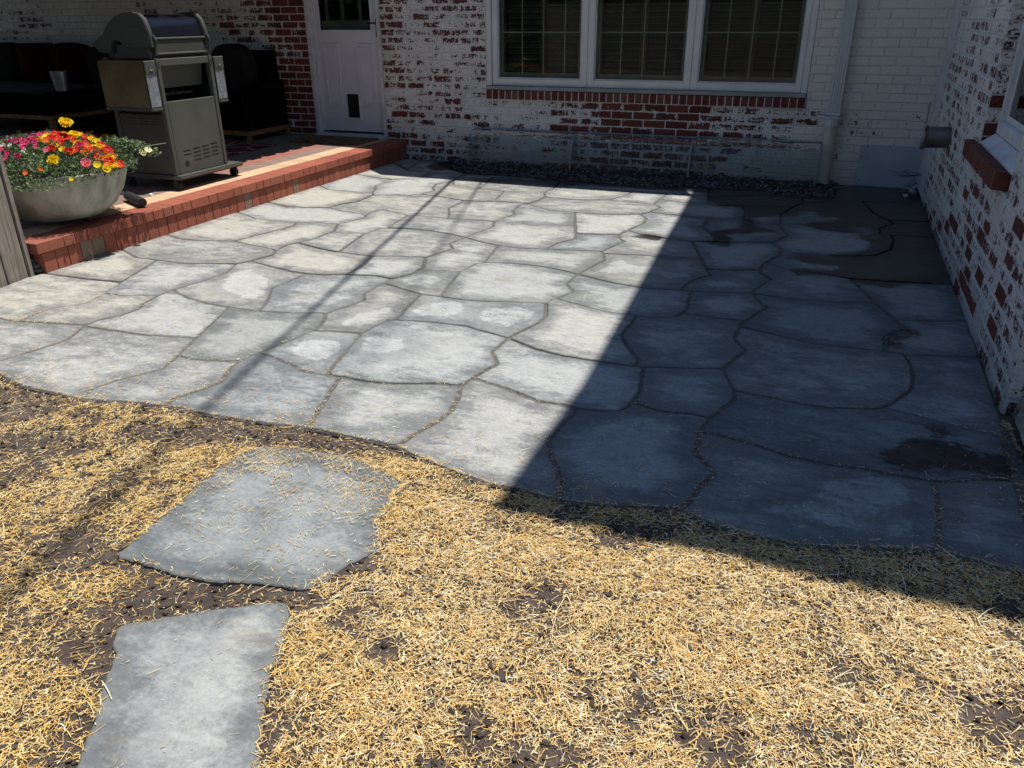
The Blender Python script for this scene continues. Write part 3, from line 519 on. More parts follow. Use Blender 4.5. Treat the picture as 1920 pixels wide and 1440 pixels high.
# ------------------------------------------------------------------ chopped straw (stuff)
def straws(name, P, Z, lmax, tilt, seed, wide=1.0):
    """short chaff plus a few long bent stalks; each piece is a ridged strip of four triangles per segment"""
    r = np.random.default_rng(seed); n = len(P); q = r.random(n)
    L = np.where(q < .55, r.uniform(.006, .016, n), np.where(q < .965, r.uniform(.014, .034, n), r.uniform(.034, lmax, n)))
    W = wide*np.where(q < .3, r.uniform(.0022, .0050, n), r.uniform(.0011, .0030, n)); W = np.minimum(W, L*.45)
    pal = np.array([(.76,.53,.20),(.82,.64,.32),(.86,.75,.48),(.64,.41,.15),(.39,.24,.11),(.91,.85,.69),(.58,.40,.22),(.71,.57,.34)])
    wts = np.array([.20,.20,.16,.13,.10,.09,.08,.07]); wts /= wts.sum(); cc = pal[r.choice(len(pal), n, p=wts)]*(.80+.38*r.random((n, 1)))
    gold = np.clip(.5-.45*P[:, 0]-.3*(P[:, 1]-1.2), 0, 1)[:, None]*np.clip(vnoise(P, 4, 55, 3)*1.5, 0, 1)[:, None]; cc = cc*(1-gold*np.array([.02, .09, .30])); cc = np.column_stack([np.clip(cc, 0, .95), np.ones(n)])
    a = r.random(n)*2*pi; el = tilt*r.normal(size=n)*np.where(L > .028, .35, .6)
    allV, allF, allC, off = [], [], [], 0
    for sel, seg in ((L <= .034, 1), (L > .034, 3)):
        k = np.where(sel)[0]
        if not len(k): continue
        d = np.stack([np.cos(a[k])*np.cos(el[k]), np.sin(a[k])*np.cos(el[k]), np.sin(el[k])], 1); s_ = np.stack([-np.sin(a[k]), np.cos(a[k]), .5*r.normal(size=len(k))], 1); s_ /= np.linalg.norm(s_, axis=1)[:, None]; u = np.cross(d, s_)
        c = np.column_stack([P[k], Z[k]+np.abs(np.sin(el[k]))*L[k]*.5]); Lk = L[k][:, None]; Wk = W[k][:, None]; bd = (r.normal(size=len(k))*.10*L[k])[:, None]
        V = []
        for t in range(seg+1):
            tt = t/seg-.5; p = c+d*Lk*tt+s_*bd*(1-4*tt*tt); tw = 1 if 0 < t < seg else .7
            V += [p-s_*Wk/2*tw, p+u*Wk*.32, p+s_*Wk/2*tw]
        m_ = 3*(seg+1); V = np.stack(V, 1).reshape(-1, 3)
        f = np.array([q_ for t in range(seg) for q_ in ([3*t, 3*t+3, 3*t+4, 3*t+1], [3*t+1, 3*t+4, 3*t+5, 3*t+2])])
        allF.append((f[None]+(np.arange(len(k))*m_)[:, None, None]+off).reshape(-1, 4)); allV.append(V); allC.append(np.repeat(cc[k], 2*seg, 0)); off += len(V)
    V = np.concatenate(allV); Fc = np.concatenate(allF); C = np.concatenate(allC)
    me = bpy.data.meshes.new(name); me.vertices.add(len(V)); me.vertices.foreach_set('co', V.ravel())
    me.loops.add(Fc.size); me.loops.foreach_set('vertex_index', Fc.ravel().astype(np.int32))
    me.polygons.add(len(Fc)); me.polygons.foreach_set('loop_start', np.arange(0, Fc.size, 4, dtype=np.int32)); me.polygons.foreach_set('loop_total', np.full(len(Fc), 4, dtype=np.int32))
    me.update(); setcol(me, 'Col', C); me.materials.append(M['straw'])
    o = bpy.data.objects.new(name, me); COL.objects.link(o); return o
NS = 700000
P = SP(NS); P = P[lawn_only(P, .016)]; dn = density(P); k = rng.random(len(P)) < dn*.86; P = P[k]; dn = dn[k]
# straw drifts slightly over the stone edges but mostly lies on the soil
z = soil_h(P)+.003+.010*rng.random(len(P))*dn; z = np.where(lawn_only(P), z, .003+.003*rng.random(len(P)))
print('straws', len(P)); st = straws('straw_mulch', P, z, .075, .26, 3)
tag(st, 'golden chopped straw mulch spread over the bare soil', 'straw', kind='stuff')
# a sprinkling on the slabs
P = SP(150000); e = seg_dist(P, FRONT+[(-9, 30), (9, 30)]); ip = inside(P, PATIO); cl_ = vnoise(P, 7, 21, 3)
jd = np.full(len(P), 9.)
for f in SF: jd = np.minimum(jd, seg_dist(P, [SV[k] for k in f]))
pr = np.where(ip, (jd < .012)*np.exp(-e/.35)*.9+.24*np.exp(-e/.16)*np.clip((cl_-.42)/.1, .15, 1.6)+.006*np.exp(-e/.9), 0)
i1 = inside(P, SS1); up1 = np.clip((P[:, 1]-1.75)/.35, .08, 1); pr = np.where(i1, 1.7*up1*np.clip((cl_-.44)/.09, .12, 1.5), pr)
i2 = inside(P, SS2); pr = np.where(i2, .018, pr); pr = np.where(ip | i1 | i2, pr, 0)
P = P[rng.random(len(P)) < pr]
st2 = straws('loose_straw', P, np.full(len(P), .003)+.003*rng.random(len(P)), .05, .10, 5, .72)
tag(st2, 'scattered loose straw bits blown onto the slabs', 'straw', kind='stuff')

# ------------------------------------------------------------------ patio flagstones
def offset_poly(pts, d):
    """inset a CCW polygon; returns new points (mitred, clamped)"""
    n = len(pts); out = []
    for i in range(n):
        p0, p1, p2 = (np.array(pts[(i+k) % n]) for k in (-1, 0, 1))
        a = p1-p0; b = p2-p1; a /= np.linalg.norm(a)+1e-9; b /= np.linalg.norm(b)+1e-9
        na = np.array([-a[1], a[0]]); nb = np.array([-b[1], b[0]]); m = na+nb; L = np.linalg.norm(m)
        m = m/L if L > .2 else na; k = 1/max(.55, float(m@na)); dv = d*(.45+1.1*float(vnoise(p1[None]+d*900, 6, 3, 2)[0])) if d > .0045 else d; out.append(tuple(p1+m*dv*k))
    return out
def resample(pts, step, jit, seed):
    r = random.Random(seed); out = []; n = len(pts)
    for i in range(n):
        a, b = Vector(pts[i]), Vector(pts[(i+1) % n]); L = (b-a).length; k = max(1, int(L/step)); nrm = Vector((-(b-a).y, (b-a).x)).normalized() if L > 1e-6 else Vector((0, 0))
        for j in range(k):
            q = a.lerp(b, j/k)
            out.append(tuple(q + nrm*r.uniform(-jit, jit)) if j or True else tuple(q))
    return out
def round_corners(pts):
    out = []
    n = len(pts)
    for i in range(n):
        p0, p1, p2 = (Vector(pts[(i+k) % n]) for k in (-1, 0, 1)); a = p0-p1; b = p2-p1
        if a.length < 1e-6 or b.length < 1e-6: continue
        ang = a.angle(b); t = .018 if ang < 2.2 else .0
        t = min(t, a.length*.4, b.length*.4)
        if t > .004: out += [tuple(p1+a.normalized()*t), tuple(p1+b.normalized()*t)]
        else: out.append(tuple(p1))
    return out
def slab(name, poly, top, thick, inset, seed, wobble=.004, grid=.055, parent=None, waves=.003):
    pts = [tuple(p) for p in poly]
    a = sum(pts[i][0]*pts[(i+1) % len(pts)][1]-pts[(i+1) % len(pts)][0]*pts[i][1] for i in range(len(pts)))
    if a < 0: pts = pts[::-1]
    pts = round_corners(pts)
    pts = resample(pts, .028 if wobble < .005 else .014, wobble*.8 if wobble < .005 else .003, seed); pts = offset_poly(pts, inset)
    inner = offset_poly(pts, .004)
    n = len(pts); A = np.array(inner)
    x0, y0 = A.min(0); x1, y1 = A.max(0); r = np.random.default_rng(seed)
    G = np.stack(np.meshgrid(np.arange(x0, x1, grid), np.arange(y0, y1, grid)), -1).reshape(-1, 2); G = G+(r.random(G.shape)-.5)*grid*.4
    sd = sdf(G, inner); G = G[sd > grid*.45]
    co = [Vector(p) for p in inner]+[Vector(p) for p in G]
    vo, _, fo, *_ = delaunay_2d_cdt(co, [(i, (i+1) % n) for i in range(n)], [list(range(n))], 1, 1e-5)
    VP = np.array([tuple(v) for v in vo]); d = seg_dist(VP, inner)
    tilt = r.normal(size=2)*(.0035 if name != 'patio' else 0); cen = VP.mean(0)
    z = top+(VP-cen)@tilt+waves*(vnoise(VP, 4, seed % 97, 3)-.5)*2*np.clip(d/.05, 0, 1)
    mb = MB(); mb.v = [(p[0], p[1], q) for p, q in zip(VP.tolist(), z.tolist())]; mb.f = [tuple(f) for f in fo]
    m0 = len(mb.v)
    # nearest rim vertices follow input order when nothing merged
    rimz = [top+(np.array(p)-cen)@tilt for p in inner]
    mb.v += [(p[0], p[1], float(q)) for p, q in zip(inner, rimz)]
    mb.v += [(p[0], p[1], float(q)-.004) for p, q in zip(pts, rimz)]
    mb.v += [(p[0], p[1], top-thick) for p in pts]
    for i in range(n):
        j = (i+1) % n; mb.f += [(m0+n+i, m0+n+j, m0+j, m0+i), (m0+2*n+i, m0+2*n+j, m0+n+j, m0+n+i)]
    me = mb.mesh(name)
    W = np.max([sdf(np.array([v[:2] for v in mb.v]), w) for w in WET], 0); PL = np.max([sdf(np.array([v[:2] for v in mb.v]), w) for w in PALE], 0)
    ed = np.concatenate([d, np.zeros(3*n)])
    setf(me, 'edge', ed); setf(me, 'wet', np.clip(W, -.5, .5)); setf(me, 'pale', np.clip(PL, -.5, .5))
    me.materials.append(M['flag'])
    for p in me.polygons: p.use_smooth = True
    me.set_sharp_from_angle(angle=R_(30))
    o = bpy.data.objects.new(name, me); COL.objects.link(o)
    if parent is not None: o.parent = parent; o.location = -wloc(parent)
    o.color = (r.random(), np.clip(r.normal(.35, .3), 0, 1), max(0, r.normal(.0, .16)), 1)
    return o
# sand bed under and between the stones is the patio itself
patio = slab('patio', PATIO, -.0065, .12, .0, 9, .0, .09, waves=.0005); patio.data.materials.clear(); patio.data.materials.append(M['wsand']); tag(patio, kind='structure')
BLUE = {}
for i, f in enumerate(SF):
    poly = [SV[k] for k in f]
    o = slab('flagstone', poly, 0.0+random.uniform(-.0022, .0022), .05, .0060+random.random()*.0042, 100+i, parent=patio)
    cx = sum(p[0] for p in poly)/len(poly); cy = sum(p[1] for p in poly)/len(poly)
    if cx > -.7: o.color = (o.color[0]*.6, o.color[1]*.25, min(.7, o.color[2]+.34), 1)  # slabs in the wing's shadow: extra blue-dark shade painted into their colour
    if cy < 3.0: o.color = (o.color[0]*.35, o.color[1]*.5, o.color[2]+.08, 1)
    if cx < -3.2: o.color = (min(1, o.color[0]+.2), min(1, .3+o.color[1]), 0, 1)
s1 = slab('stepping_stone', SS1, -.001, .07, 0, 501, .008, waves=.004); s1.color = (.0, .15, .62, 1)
tag(s1, 'wide blue-grey stepping stone strewn with straw, between patio edge and nearer stone', 'stepping stone', 'stepping stones in the straw')
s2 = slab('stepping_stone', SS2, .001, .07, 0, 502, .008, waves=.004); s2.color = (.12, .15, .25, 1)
tag(s2, 'long narrow pale grey stepping stone with brown specks at bottom left, nearly free of straw', 'stepping stone', 'stepping stones in the straw')

# ------------------------------------------------------------------ terrace
TZ = .205; TX = -4.64
terr = thing('terrace', 'raised terrace edged with red brick and floored with banded pavers', 'terrace', (-5.2, 5.5, 0))
del terr['category']; terr['kind'] = 'structure'; del terr['label']
mb = MB(); mb.box(-12, TX-.012, 3.52, 8.43, -.05, TZ-.072); mb.box(-12, TX-.62, 3.45, 8.43, TZ-.072, TZ-.008)
obj('terrace_core', mb, M['sand'], terr)
def brick_part(name, x0, x1, y0, y1, z0, z1, m, parent, tint=0.0, j=.0015):
    r = random.uniform
    mb = MB().box(x0+r(0, j), x1+r(-j, j)*.6, y0+.0015+r(0, j), y1-.0015-r(0, j), z0, z1+r(-j, j)*.7, .003)
    o = obj(name, mb, m, parent); o.color = (0, tint, 0, 1); return o
y = 3.50; k = 0
while y < 8.42:
    wd = random.choice([.098, .1, .103]); y1 = min(y+wd, 8.43)
    brick_part('face_brick', TX-.09, TX, y, y1, -.02, TZ-.0745, M['cap'], terr, random.choice([0]*9+[.1, .1, .7]) if k not in (3, 4) else .9); y = y1; k += 1
y = 3.46
while y < 8.42:
    wd = random.choice([.1, .1, .1, .2, .1]); wd = .30 if y < 3.47 else wd; y1 = min(y+wd, 8.43)
    brick_part('cap_brick', TX-.20, TX+.018, y, y1, TZ-.0705, TZ, M['cap'], terr, random.choice([0, 0, 0, .1])); y = y1
for bx, mm in ((TX-.20, 'tan'), (TX-.405, 'greyp'), (TX-.61, 'redp'), (TX-.815, 'greyp')):
    y = 3.46+random.uniform(-.05, 0)
    while y < 8.42:
        y1 = min(y+.102, 8.43); y0 = max(y, 3.46)
        if bx > TX-.7: brick_part('paver', bx-.2025, bx-.0015, y0, y1, TZ-.06, TZ-.001, M[mm], terr, random.choice([0, 0, .2]), .001)
        y = y1
mb = MB()
for ix in range(28):
    for iy in range(49):
        x0 = TX-.815-.205*ix; y0 = 3.46+.1015*iy; mb.box(x0-.2, x0-.003, y0+.001, y0+.099, TZ-.05, TZ-.002+random.uniform(-.001, .001))
o = obj('paver', mb, M['greyp'], terr); o['kind'] = 'stuff'
# exposed rubble end of the step
blobs('mortar_lump', np.array([[TX-.05-.02*i, 3.485, .02+.02*(i % 5)] for i in range(6)]), np.full(6, .03), M['sand'], .3, parent=terr)['kind'] = 'stuff'

# ------------------------------------------------------------------ brick walls
PITCH_L, COURSE, Z0 = .2285, .0783, .0535-.0783
def brickmesh(L, H, D=.05, seed=0):
    """front face looks to -Y, origin at the middle of the front"""
    r = random.Random(seed); a, b = L/2, H/2; c = .003; j = lambda: r.uniform(-.002, .002)
    out = [(-a+j(), .003, -b+j()), (a+j(), .003, -b+j()), (a+j(), .003, b+j()), (-a+j(), .003, b+j())]
    inn = [(-a+c+j(), j()*.7, -b+c+j()), (a-c+j(), j()*.7, -b+c+j()), (a-c+j(), j()*.7, b-c+j()), (-a+c+j(), j()*.7, b-c+j())]
    v = out+inn+[(p[0], D, p[2]) for p in out]
    f = [(4, 5, 6, 7)]+[(i, (i+1) % 4, 4+(i+1) % 4, 4+i) for i in range(4)]+[(8+i, 8+(i+1) % 4, (i+1) % 4, i) for i in range(4)]
    return v, f
def setv(me, v):
    a = me.attributes.new('bl', 'FLOAT_VECTOR', 'POINT'); a.data.foreach_set('vector', np.array(v, dtype=np.float32).ravel())
FULL = []
for s in range(6):
    v, f = brickmesh(PITCH_L-.011, COURSE-.0105, seed=s); me = bpy.data.meshes.new('brick'); me.from_pydata(v, [], f); setv(me, v); me.materials.append(M['brick']); FULL.append(me)
def rows(u0, u1, z0, z1, holes):
    """running bond bricks in the rectangle outside the holes: (ua, ub, z centre)"""
    out = []
    for k in range(-1, 80):
        zc = Z0+COURSE*(k+.5)
        if zc-COURSE/2 < z0-.05 or zc+COURSE/2 > z1+.001: continue
        cuts = [(max(a, u0), min(b, u1)) for a, b, c, d in holes if c < zc < d]
        s = u0-(PITCH_L/2 if k % 2 else 0)
        while s < u1:
            parts = [(max(s, u0), min(s+PITCH_L, u1))]
            for a, b in cuts:
                parts = [q for p, r in parts for q in ((p, min(r, a)), (max(p, b), r)) if q[1]-q[0] > .03]
            out += [(a, b, zc) for a, b in parts if b-a > .03]; s += PITCH_L
    return out
def build_bricks(parent, lst, place, rot, wearf, score, limit=300, creamf=lambda u: 0.0):
    lst = sorted(lst, key=lambda q: score(*q)); jm = MB(); jw = []; jt = []; jl = []; jc = []
    for i, (a, b, zc) in enumerate(lst):
        u = (a+b)/2; wv = wearf(u, zc); tv = random.random(); x, y = place(u)
        full = abs((b-a)-PITCH_L) < .002
        if i < limit:
            if full: me = random.choice(FULL)
            else:
                v, f = brickmesh(b-a-.011, COURSE-.0105, seed=i); k_ = PITCH_L/(b-a); me = bpy.data.meshes.new('brick'); me.from_pydata(v, [], f); setv(me, [(p[0]*k_, p[1], p[2]) for p in v]); me.materials.append(M['brick'])
            o = bpy.data.objects.new('brick', me); COL.objects.link(o); o.parent = parent
            o.location = Vector((x, y, zc))-wloc(parent)+Vector((random.uniform(-.001, .001), random.uniform(-.0015, .001), 0)); o.rotation_euler = (random.uniform(-.006, .006), 0, rot); o.color = (wv, tv, creamf(u), 1)
        else:
            v, f = brickmesh(b-a-.011, COURSE-.0105, seed=i % 9); i0 = len(jm.v); c, s = cos(rot), sin(rot)
            jm.v += [(x+p[0]*c-p[1]*s, y+p[0]*s+p[1]*c, zc+p[2]) for p in v]; jm.f += [tuple(i0+q for q in ff) for ff in f]; jw += [wv]*len(f); jt += [tv]*len(f); k_ = PITCH_L/(b-a); jl += [(p[0]*k_, p[1], p[2]) for p in v]; jc += [creamf(u)]*len(f)
    if jm.v:
        me = jm.mesh('brick'); setf(me, 'wear', jw, 'FACE'); setf(me, 'tint', jt, 'FACE'); setf(me, 'cream', jc, 'FACE'); setv(me, jl)
        o = obj('brick', me, M['brickj'], parent); o['kind'] = 'stuff'
def sheet(mb, u0, u1, z0, z1, holes, place3, depth):
    """wall slab with real openings"""
    us = sorted({u0, u1, *[h for q in holes for h in q[:2]]}); zs = sorted({z0, z1, *[h for q in holes for h in q[2:]]})
    us = [u for u in us if u0 <= u <= u1]; zs = [z for z in zs if z0 <= z <= z1]
    solid = lambda i, j: 0 <= i < len(us)-1 and 0 <= j < len(zs)-1 and not any(a <= (us[i]+us[i+1])/2 <= b and c <= (zs[j]+zs[j+1])/2 <= d for a, b, c, d in holes)
    for i in range(len(us)-1):
        for j in range(len(zs)-1):
            if not solid(i, j): continue
            a, b, c, d = us[i], us[i+1], zs[j], zs[j+1]; Pf = lambda u, z, t: place3(u, z, t)
            mb.quad(Pf(a, c, 0), Pf(b, c, 0), Pf(b, d, 0), Pf(a, d, 0)); mb.quad(Pf(a, c, depth), Pf(a, d, depth), Pf(b, d, depth), Pf(b, c, depth))
            if not solid(i-1, j): mb.quad(Pf(a, c, 0), Pf(a, d, 0), Pf(a, d, depth), Pf(a, c, depth))
            if not solid(i+1, j): mb.quad(Pf(b, c, 0), Pf(b, c, depth), Pf(b, d, depth), Pf(b, d, 0))
            if not solid(i, j+1): mb.quad(Pf(a, d, 0), Pf(b, d, 0), Pf(b, d, depth), Pf(a, d, depth))
            if not solid(i, j-1): mb.quad(Pf(a, c, 0), Pf(a, c, depth), Pf(b, c, depth), Pf(b, c, 0))
    return mb

BY = 8.43; WX = .827
WIN = (-3.60, -.285, .683, 2.05); DOOR = (-5.86, -4.885, .17, 2.25)
wall = thing('house_wall', 'long back wall of house in peeling white paint over red brick, with door and triple window', 'house wall', (-2.0, BY, 0))
mb = sheet(MB(), -12.0, 8.0, -.3, 2.9, [WIN, DOOR], lambda u, z, t: (u, BY+.004+t, z), .26)
obj('mortar', mb, M['mortar'], wall, fixn=True)
def bump1(x, c, s): return math.exp(-((x-c)/s)**2)
def wear_back(u, z):
    n = float(vnoise(np.array([[u, z*2.2]]), 2.6, 31, 3)[0])-.5; r = random.gauss(0, .07)
    if u < -8.3: w_ = .22+.25*(u < -9.9)*(z > 1.2)
    elif u < -7.0: w_ = .48
    elif u < -5.8: w_ = .62+.38*max(0, (u+6.9)/1.1) if z < .95 else .58+.42*max(0, (u+6.7)/.9)
    elif u < -4.66: w_ = .62
    elif u < -3.55: w_ = .56; n *= .8; r *= .9
    elif u < -.3: w_ = .36+.5*bump1(u, -1.8, 1.15)*(z > .30)+.38*bump1(u, -2.0, 1.1)*(z <= .30)
    else: w_ = .03+.28*(z < .66)+.2*bump1(z, .55, .1)-.04*(u > .25)
    return min(1, max(0, w_-.04+n*.45+r*.8))
inv = lambda a, b, z: ((a+b)/2+1.5)**2*.6+(z-1.0)**2*.1 + (6 if z > 1.85 else 0) + (2.5 if (z < .3 and -3.7 < a < -.1) else 0)
build_bricks(wall, rows(-11.9, .86, 0, 2.2, [(WIN[0], WIN[1], WIN[2], WIN[3]), DOOR]), lambda u: (u, BY), 0, wear_back, inv, 300, lambda u: 1.0 if u > -.3 else .25)
# rowlock sill under the triple window
n = 44; x = -3.60; stp = (3.60-.285)/n
for i in range(n):
    o = obj('sill_brick', MB().box(x+.0045, x+stp-.0045, BY-.03+random.uniform(-.003, .002), BY+.10, .687, .777+random.uniform(-.002, .001), .004), M['sillb'], wall); o.color = (0, random.choice([0, 0, 0, .3]), 0, 1); x += stp
obj('sill_mortar', MB().box(-3.598, -.287, BY-.026, BY+.1, .684, .774), M['mortar'], wall)
o = obj('sill_board', MB().box(-3.597, -.288, BY-.028, BY+.16, .781, .818, .004), M['subsill'], wall)
# triple window
GY = BY+.075
gl = [(PY(938, 148, GY)[0], PY(1088, 148, GY)[0]), (PY(1116.7, 148, GY)[0], PY(1281.7, 148, GY)[0]), (PY(1310.8, 150, GY)[0], PY(1492, 152, GY)[0])]
obj('window_casing', MB().box(-3.597, -3.545, BY+.0, BY+.16, .8195, 2.05, .004).box(-.345, -.288, BY+.0, BY+.16, .8195, 2.05, .004).box(-3.544, -.346, BY+.02, BY+.16, 1.98, 2.05), M['white'], wall)
edges = [-3.543, (gl[0][1]+gl[1][0])/2, (gl[1][1]+gl[2][0])/2, -.347]
for k in range(3):
    a, b = edges[k]+.0015, edges[k+1]-.0015; g0, g1 = gl[k]; zt = 1.97; zb = .8205; gb = .905
    fr = MB(); fy0, fy1 = BY+.03, BY+.10
    fr.box(a, g0-.012, fy0, fy1, zb, zt, .004).box(g1+.012, b, fy0, fy1, zb, zt, .004).box(g0-.0115, g1+.0115, fy0+.002, fy1, zb, gb-.012, .003).box(g0-.0115, g1+.0115, fy0, fy1, 1.93, zt, .004)
    wobj = obj('window', fr, M['white'], wall)
    bead = MB(); bead.box(g0-.011, g0-.001, fy0+.015, fy1, gb-.01, 1.93).box(g1+.001, g1+.011, fy0+.015, fy1, gb-.01, 1.93).box(g0-.0005, g1+.0005, fy0+.015, fy1, gb-.011, gb)
    obj('glazing_bead', bead, M['white_old'], wobj)
    obj('pane', MB().box(g0-.001, g1+.001, GY, GY+.004, gb, 1.93), M['glass'], wobj)
    bar = lambda *q: obj('glazing_bar', MB().box(*q), M['muntin'], wobj)
    zc = PY(1019, 60.5, GY+.012)[2]
    xs = [g0+(g1-g0)*t for t in ((.28, .54, .80) if k == 0 else (.28, .53, .78) if k == 1 else (.26, .51, .765))]
    for x in xs: bar(x-.0055, x+.0055, GY+.008, GY+.016, gb+.03, 1.93)
    for zz_ in (zc, zc+.45): bar(g0+.03, g1-.03, GY+.0075, GY+.0165, zz_-.006, zz_+.006)
    # inner frame in shade
    obj('inner_frame', MB().box(g0-.01, g0+.035, GY+.03, GY+.08, gb, 1.93).box(g1-.035, g1+.01, GY+.03, GY+.08, gb, 1.93).box(g0+.036, g1-.036, GY+.03, GY+.08, gb-.01, gb+.045), M['subsill'], wobj)
    # plantation shutters
    sh = MB(); mid = (g0+g1)/2
    for s0, s1 in ((g0+.04, mid-.02), (mid+.02, g1-.04)):
        z = gb+.06
        while z < 1.9:
            i0 = len(sh.v); sh.v += [(s0, GY+.14, z), (s1, GY+.14, z), (s1, GY+.19, z+.045), (s0, GY+.19, z+.045), (s0, GY+.14, z-.006), (s1, GY+.14, z-.006), (s1, GY+.19, z+.039), (s0, GY+.19, z+.039)]
            sh.f += [(i0, i0+1, i0+2, i0+3), (i0+4, i0+7, i0+6, i0+5), (i0, i0+4, i0+5, i0+1), (i0+2, i0+6, i0+7, i0+3)]; z += .058
    obj('shutter_slats', sh, M['blind'], wobj, fixn=False)['kind'] = 'stuff'
    obj('shutter_stile', MB().box(mid-.038, mid+.038, GY+.13, GY+.20, gb, 1.93).box(g0-.01, g0+.03, GY+.13, GY+.20, gb, 1.93).box(g1-.03, g1+.01, GY+.13, GY+.20, gb, 1.93), M['blindwood'], wobj)
rm = MB().box(-3.9, .1, BY+.9, BY+.95, .3, 2.4).box(-3.9, .1, BY+.27, BY+.9, .3, .35).box(-3.9, .1, BY+.27, BY+.9, 2.35, 2.4).box(-3.95, -3.9, BY+.27, BY+.9, .3, 2.4).box(.1, .15, BY+.27, BY+.9, .3, 2.4)
obj('room_lining', rm, M['room'], wall)

# door
DY = BY+.05
fr = MB().box(-5.857, -5.80, BY-.012, BY+.12, .235, 2.25, .004).box(-4.925, -4.888, BY-.012, BY+.12, .235, 2.25, .004).box(-5.799, -4.926, BY-.01, BY+.12, 2.17, 2.25)
obj('door_frame', fr, M['white_old'], wall)
obj('door_step', MB().box(-5.859, -4.886, BY-.035, BY+.15, .172, .2345, .006), M['white_old'], wall)
dxa, dxb = -5.796, -4.929; ga, gb_ = PY(602, 56, DY)[0], PY(696, 58, DY)[0]; gz = PY(650, 56, DY)[2]
dm = sheet(MB(), dxa, dxb, .262, 2.165, [(ga, gb_, gz, 2.02), (-5.435, -5.255, .415, .685)], lambda u, z, t: (u, DY+t, z), .045)
door = obj('door', dm, M['door'], wall)
def ring(mb, x0, x1, z0, z1, w_, y0, y1):
    return mb.box(x0, x0+w_, y0, y1, z0, z1, .002).box(x1-w_, x1, y0, y1, z0, z1, .002).box(x0+w_+.0002, x1-w_-.0002, y0, y1, z0, z0+w_, .002).box(x0+w_+.0002, x1-w_-.0002, y0, y1, z1-w_, z1, .002)
for a, b in ((PY(607, 85, DY)[0], PY(634, 85, DY)[0]), (PY(668, 85, DY)[0], PY(698, 85, DY)[0])):
    zt, zb = PY(650, 82, DY)[2], PY(650, 199, DY)[2]
    i0 = MB(); ring(i0, a, b, zb, zt, .018, DY-.018, DY+.001); i0.box(a+.034, b-.034, DY-.010, DY+.001, zb+.034, zt-.034, .008)
    obj('moulded_panel', i0, M['door'], door)
gf = MB(); ring(gf, ga-.022, gb_+.022, gz-.022, 2.04, .022, DY-.012, DY+.05); obj('glazing_frame', gf, M['door'], door)
obj('door_pane', MB().box(ga, gb_, DY+.015, DY+.019, gz, 2.02), M['glass'], door)
ib = MB().box(ga+.001, gb_-.001, DY+.028, DY+.04, gz+.001, gz+.10)
for t in (.12, .43, .78): ib.box(ga+(gb_-ga)*t-.02, ga+(gb_-ga)*t+.02, DY+.028, DY+.04, gz+.101, 2.0)
obj('inner_grille', ib, M['subsill'], door)
pf = MB(); ring(pf, PY(645, 174, DY)[0], PY(674, 174, DY)[0]+.01, .392, .705, .022, DY-.014, DY+.002); pet = obj('pet_flap', pf, M['white'], door)
obj('flap', MB().box(-5.43, -5.262, DY+.02, DY+.025, .415, .685), M['room'], pet)
hd = MB(); lx = PY(705.5, 50, DY-.02)[0]; hz0, hz1 = PY(708, 70, DY-.02)[2], PY(703, 35, DY-.02)[2]
hd.box(lx-.016, lx+.016, DY-.013, DY, hz0, hz1, .003); zz_ = hz1-.045
hd.tube([(lx, DY-.013, zz_), (lx, DY-.05, zz_)], .009, 10).tube([(lx+.004, DY-.05, zz_), (lx-.06, DY-.052, zz_), (lx-.105, DY-.048, zz_-.004)], [.009, .008, .010], 10)
obj('door_handle', hd, M['black'], door, True)
obj('door_lining', MB().box(-5.9, -4.85, BY+.5, BY+.55, .1, 2.3).box(-5.9, -5.87, BY+.27, BY+.5, .1, 2.3).box(-4.88, -4.85, BY+.27, BY+.5, .1, 2.3), M['room'], wall)

# roofs: outlines follow from the shadows they throw
def lift(p, h): return (p[0]+KX*h, p[1]+KY*h)
HM, HW, HP = 2.95, 5.5, 2.6
edge = [lift(PZ(x, y)[:2], HM) for x, y in [(1309,355.5),(1285,355),(1296,367.5),(1180,360),(1075,353),(1000,348.5),(850,337),(720,327.5)]]
edge = edge + [lift(PZ(705, 280, .205)[:2], HM-.205), lift(PZ(563, 268, .205)[:2], HM-.205)]
edge = [(2.2, edge[0][1]+.02)] + edge + [(-13, edge[-1][1]), (-13, 15), (2.2, 15)]
obj('roof', MB().prism(edge, HM, HM+.10), M['roof'], wall)
wing = thing('house_wall', 'side wing wall on the right in flaking white paint over red brick, with a window ledge', 'house wall', (WX, 5.5, 0))
OPN = (4.434, 5.575, .697, 2.1)
CY = 3.452
mb = sheet(MB(), CY+.002, 14, -.3, HW, [OPN], lambda u, z, t: (WX+.004+t, u, z), .26)
sheet(mb, WX+.27, 8, -.3, HW, [], lambda u, z, t: (u, CY+.006+t, z), .25)
mb.box(WX+.004, WX+.28, CY+.004, CY+.05, -.3, HW)
obj('mortar', mb, M['mortar'], wing)
def wear_wing(u, z):
    n = float(vnoise(np.array([[u, z*2.0]]), 2.2, 77, 3)[0])-.5
    if z < .75 and u < 6.6 and random.random() < .13*(1 if u < 5.5 else .5): return random.uniform(.72, .95)
    return min(1, max(0, .47+n*.35+random.gauss(0, .06)))
def score_w(a, b, z): return (a-3.4)*.35+abs(z-.7)+(5 if z > 1.75 else 0)
_l = rows(CY, 8.43, 0, 2.0, [OPN])
build_bricks(wing, _l, lambda u: (WX, u), -pi/2, wear_wing, score_w, 290)
gm = MB(); jw = []
for a, b, zc in rows(WX+.005, 2.2, 0, 2.0, []):
    v, f = brickmesh(b-a-.011, COURSE-.0105, seed=int(zc*100)); i0 = len(gm.v); gm.v += [((a+b)/2+p[0]+.006, CY+p[1], zc+p[2]) for p in v]; gm.f += [tuple(i0+q for q in ff) for ff in f]; jw += [wear_wing(5, 1)]*len(f)
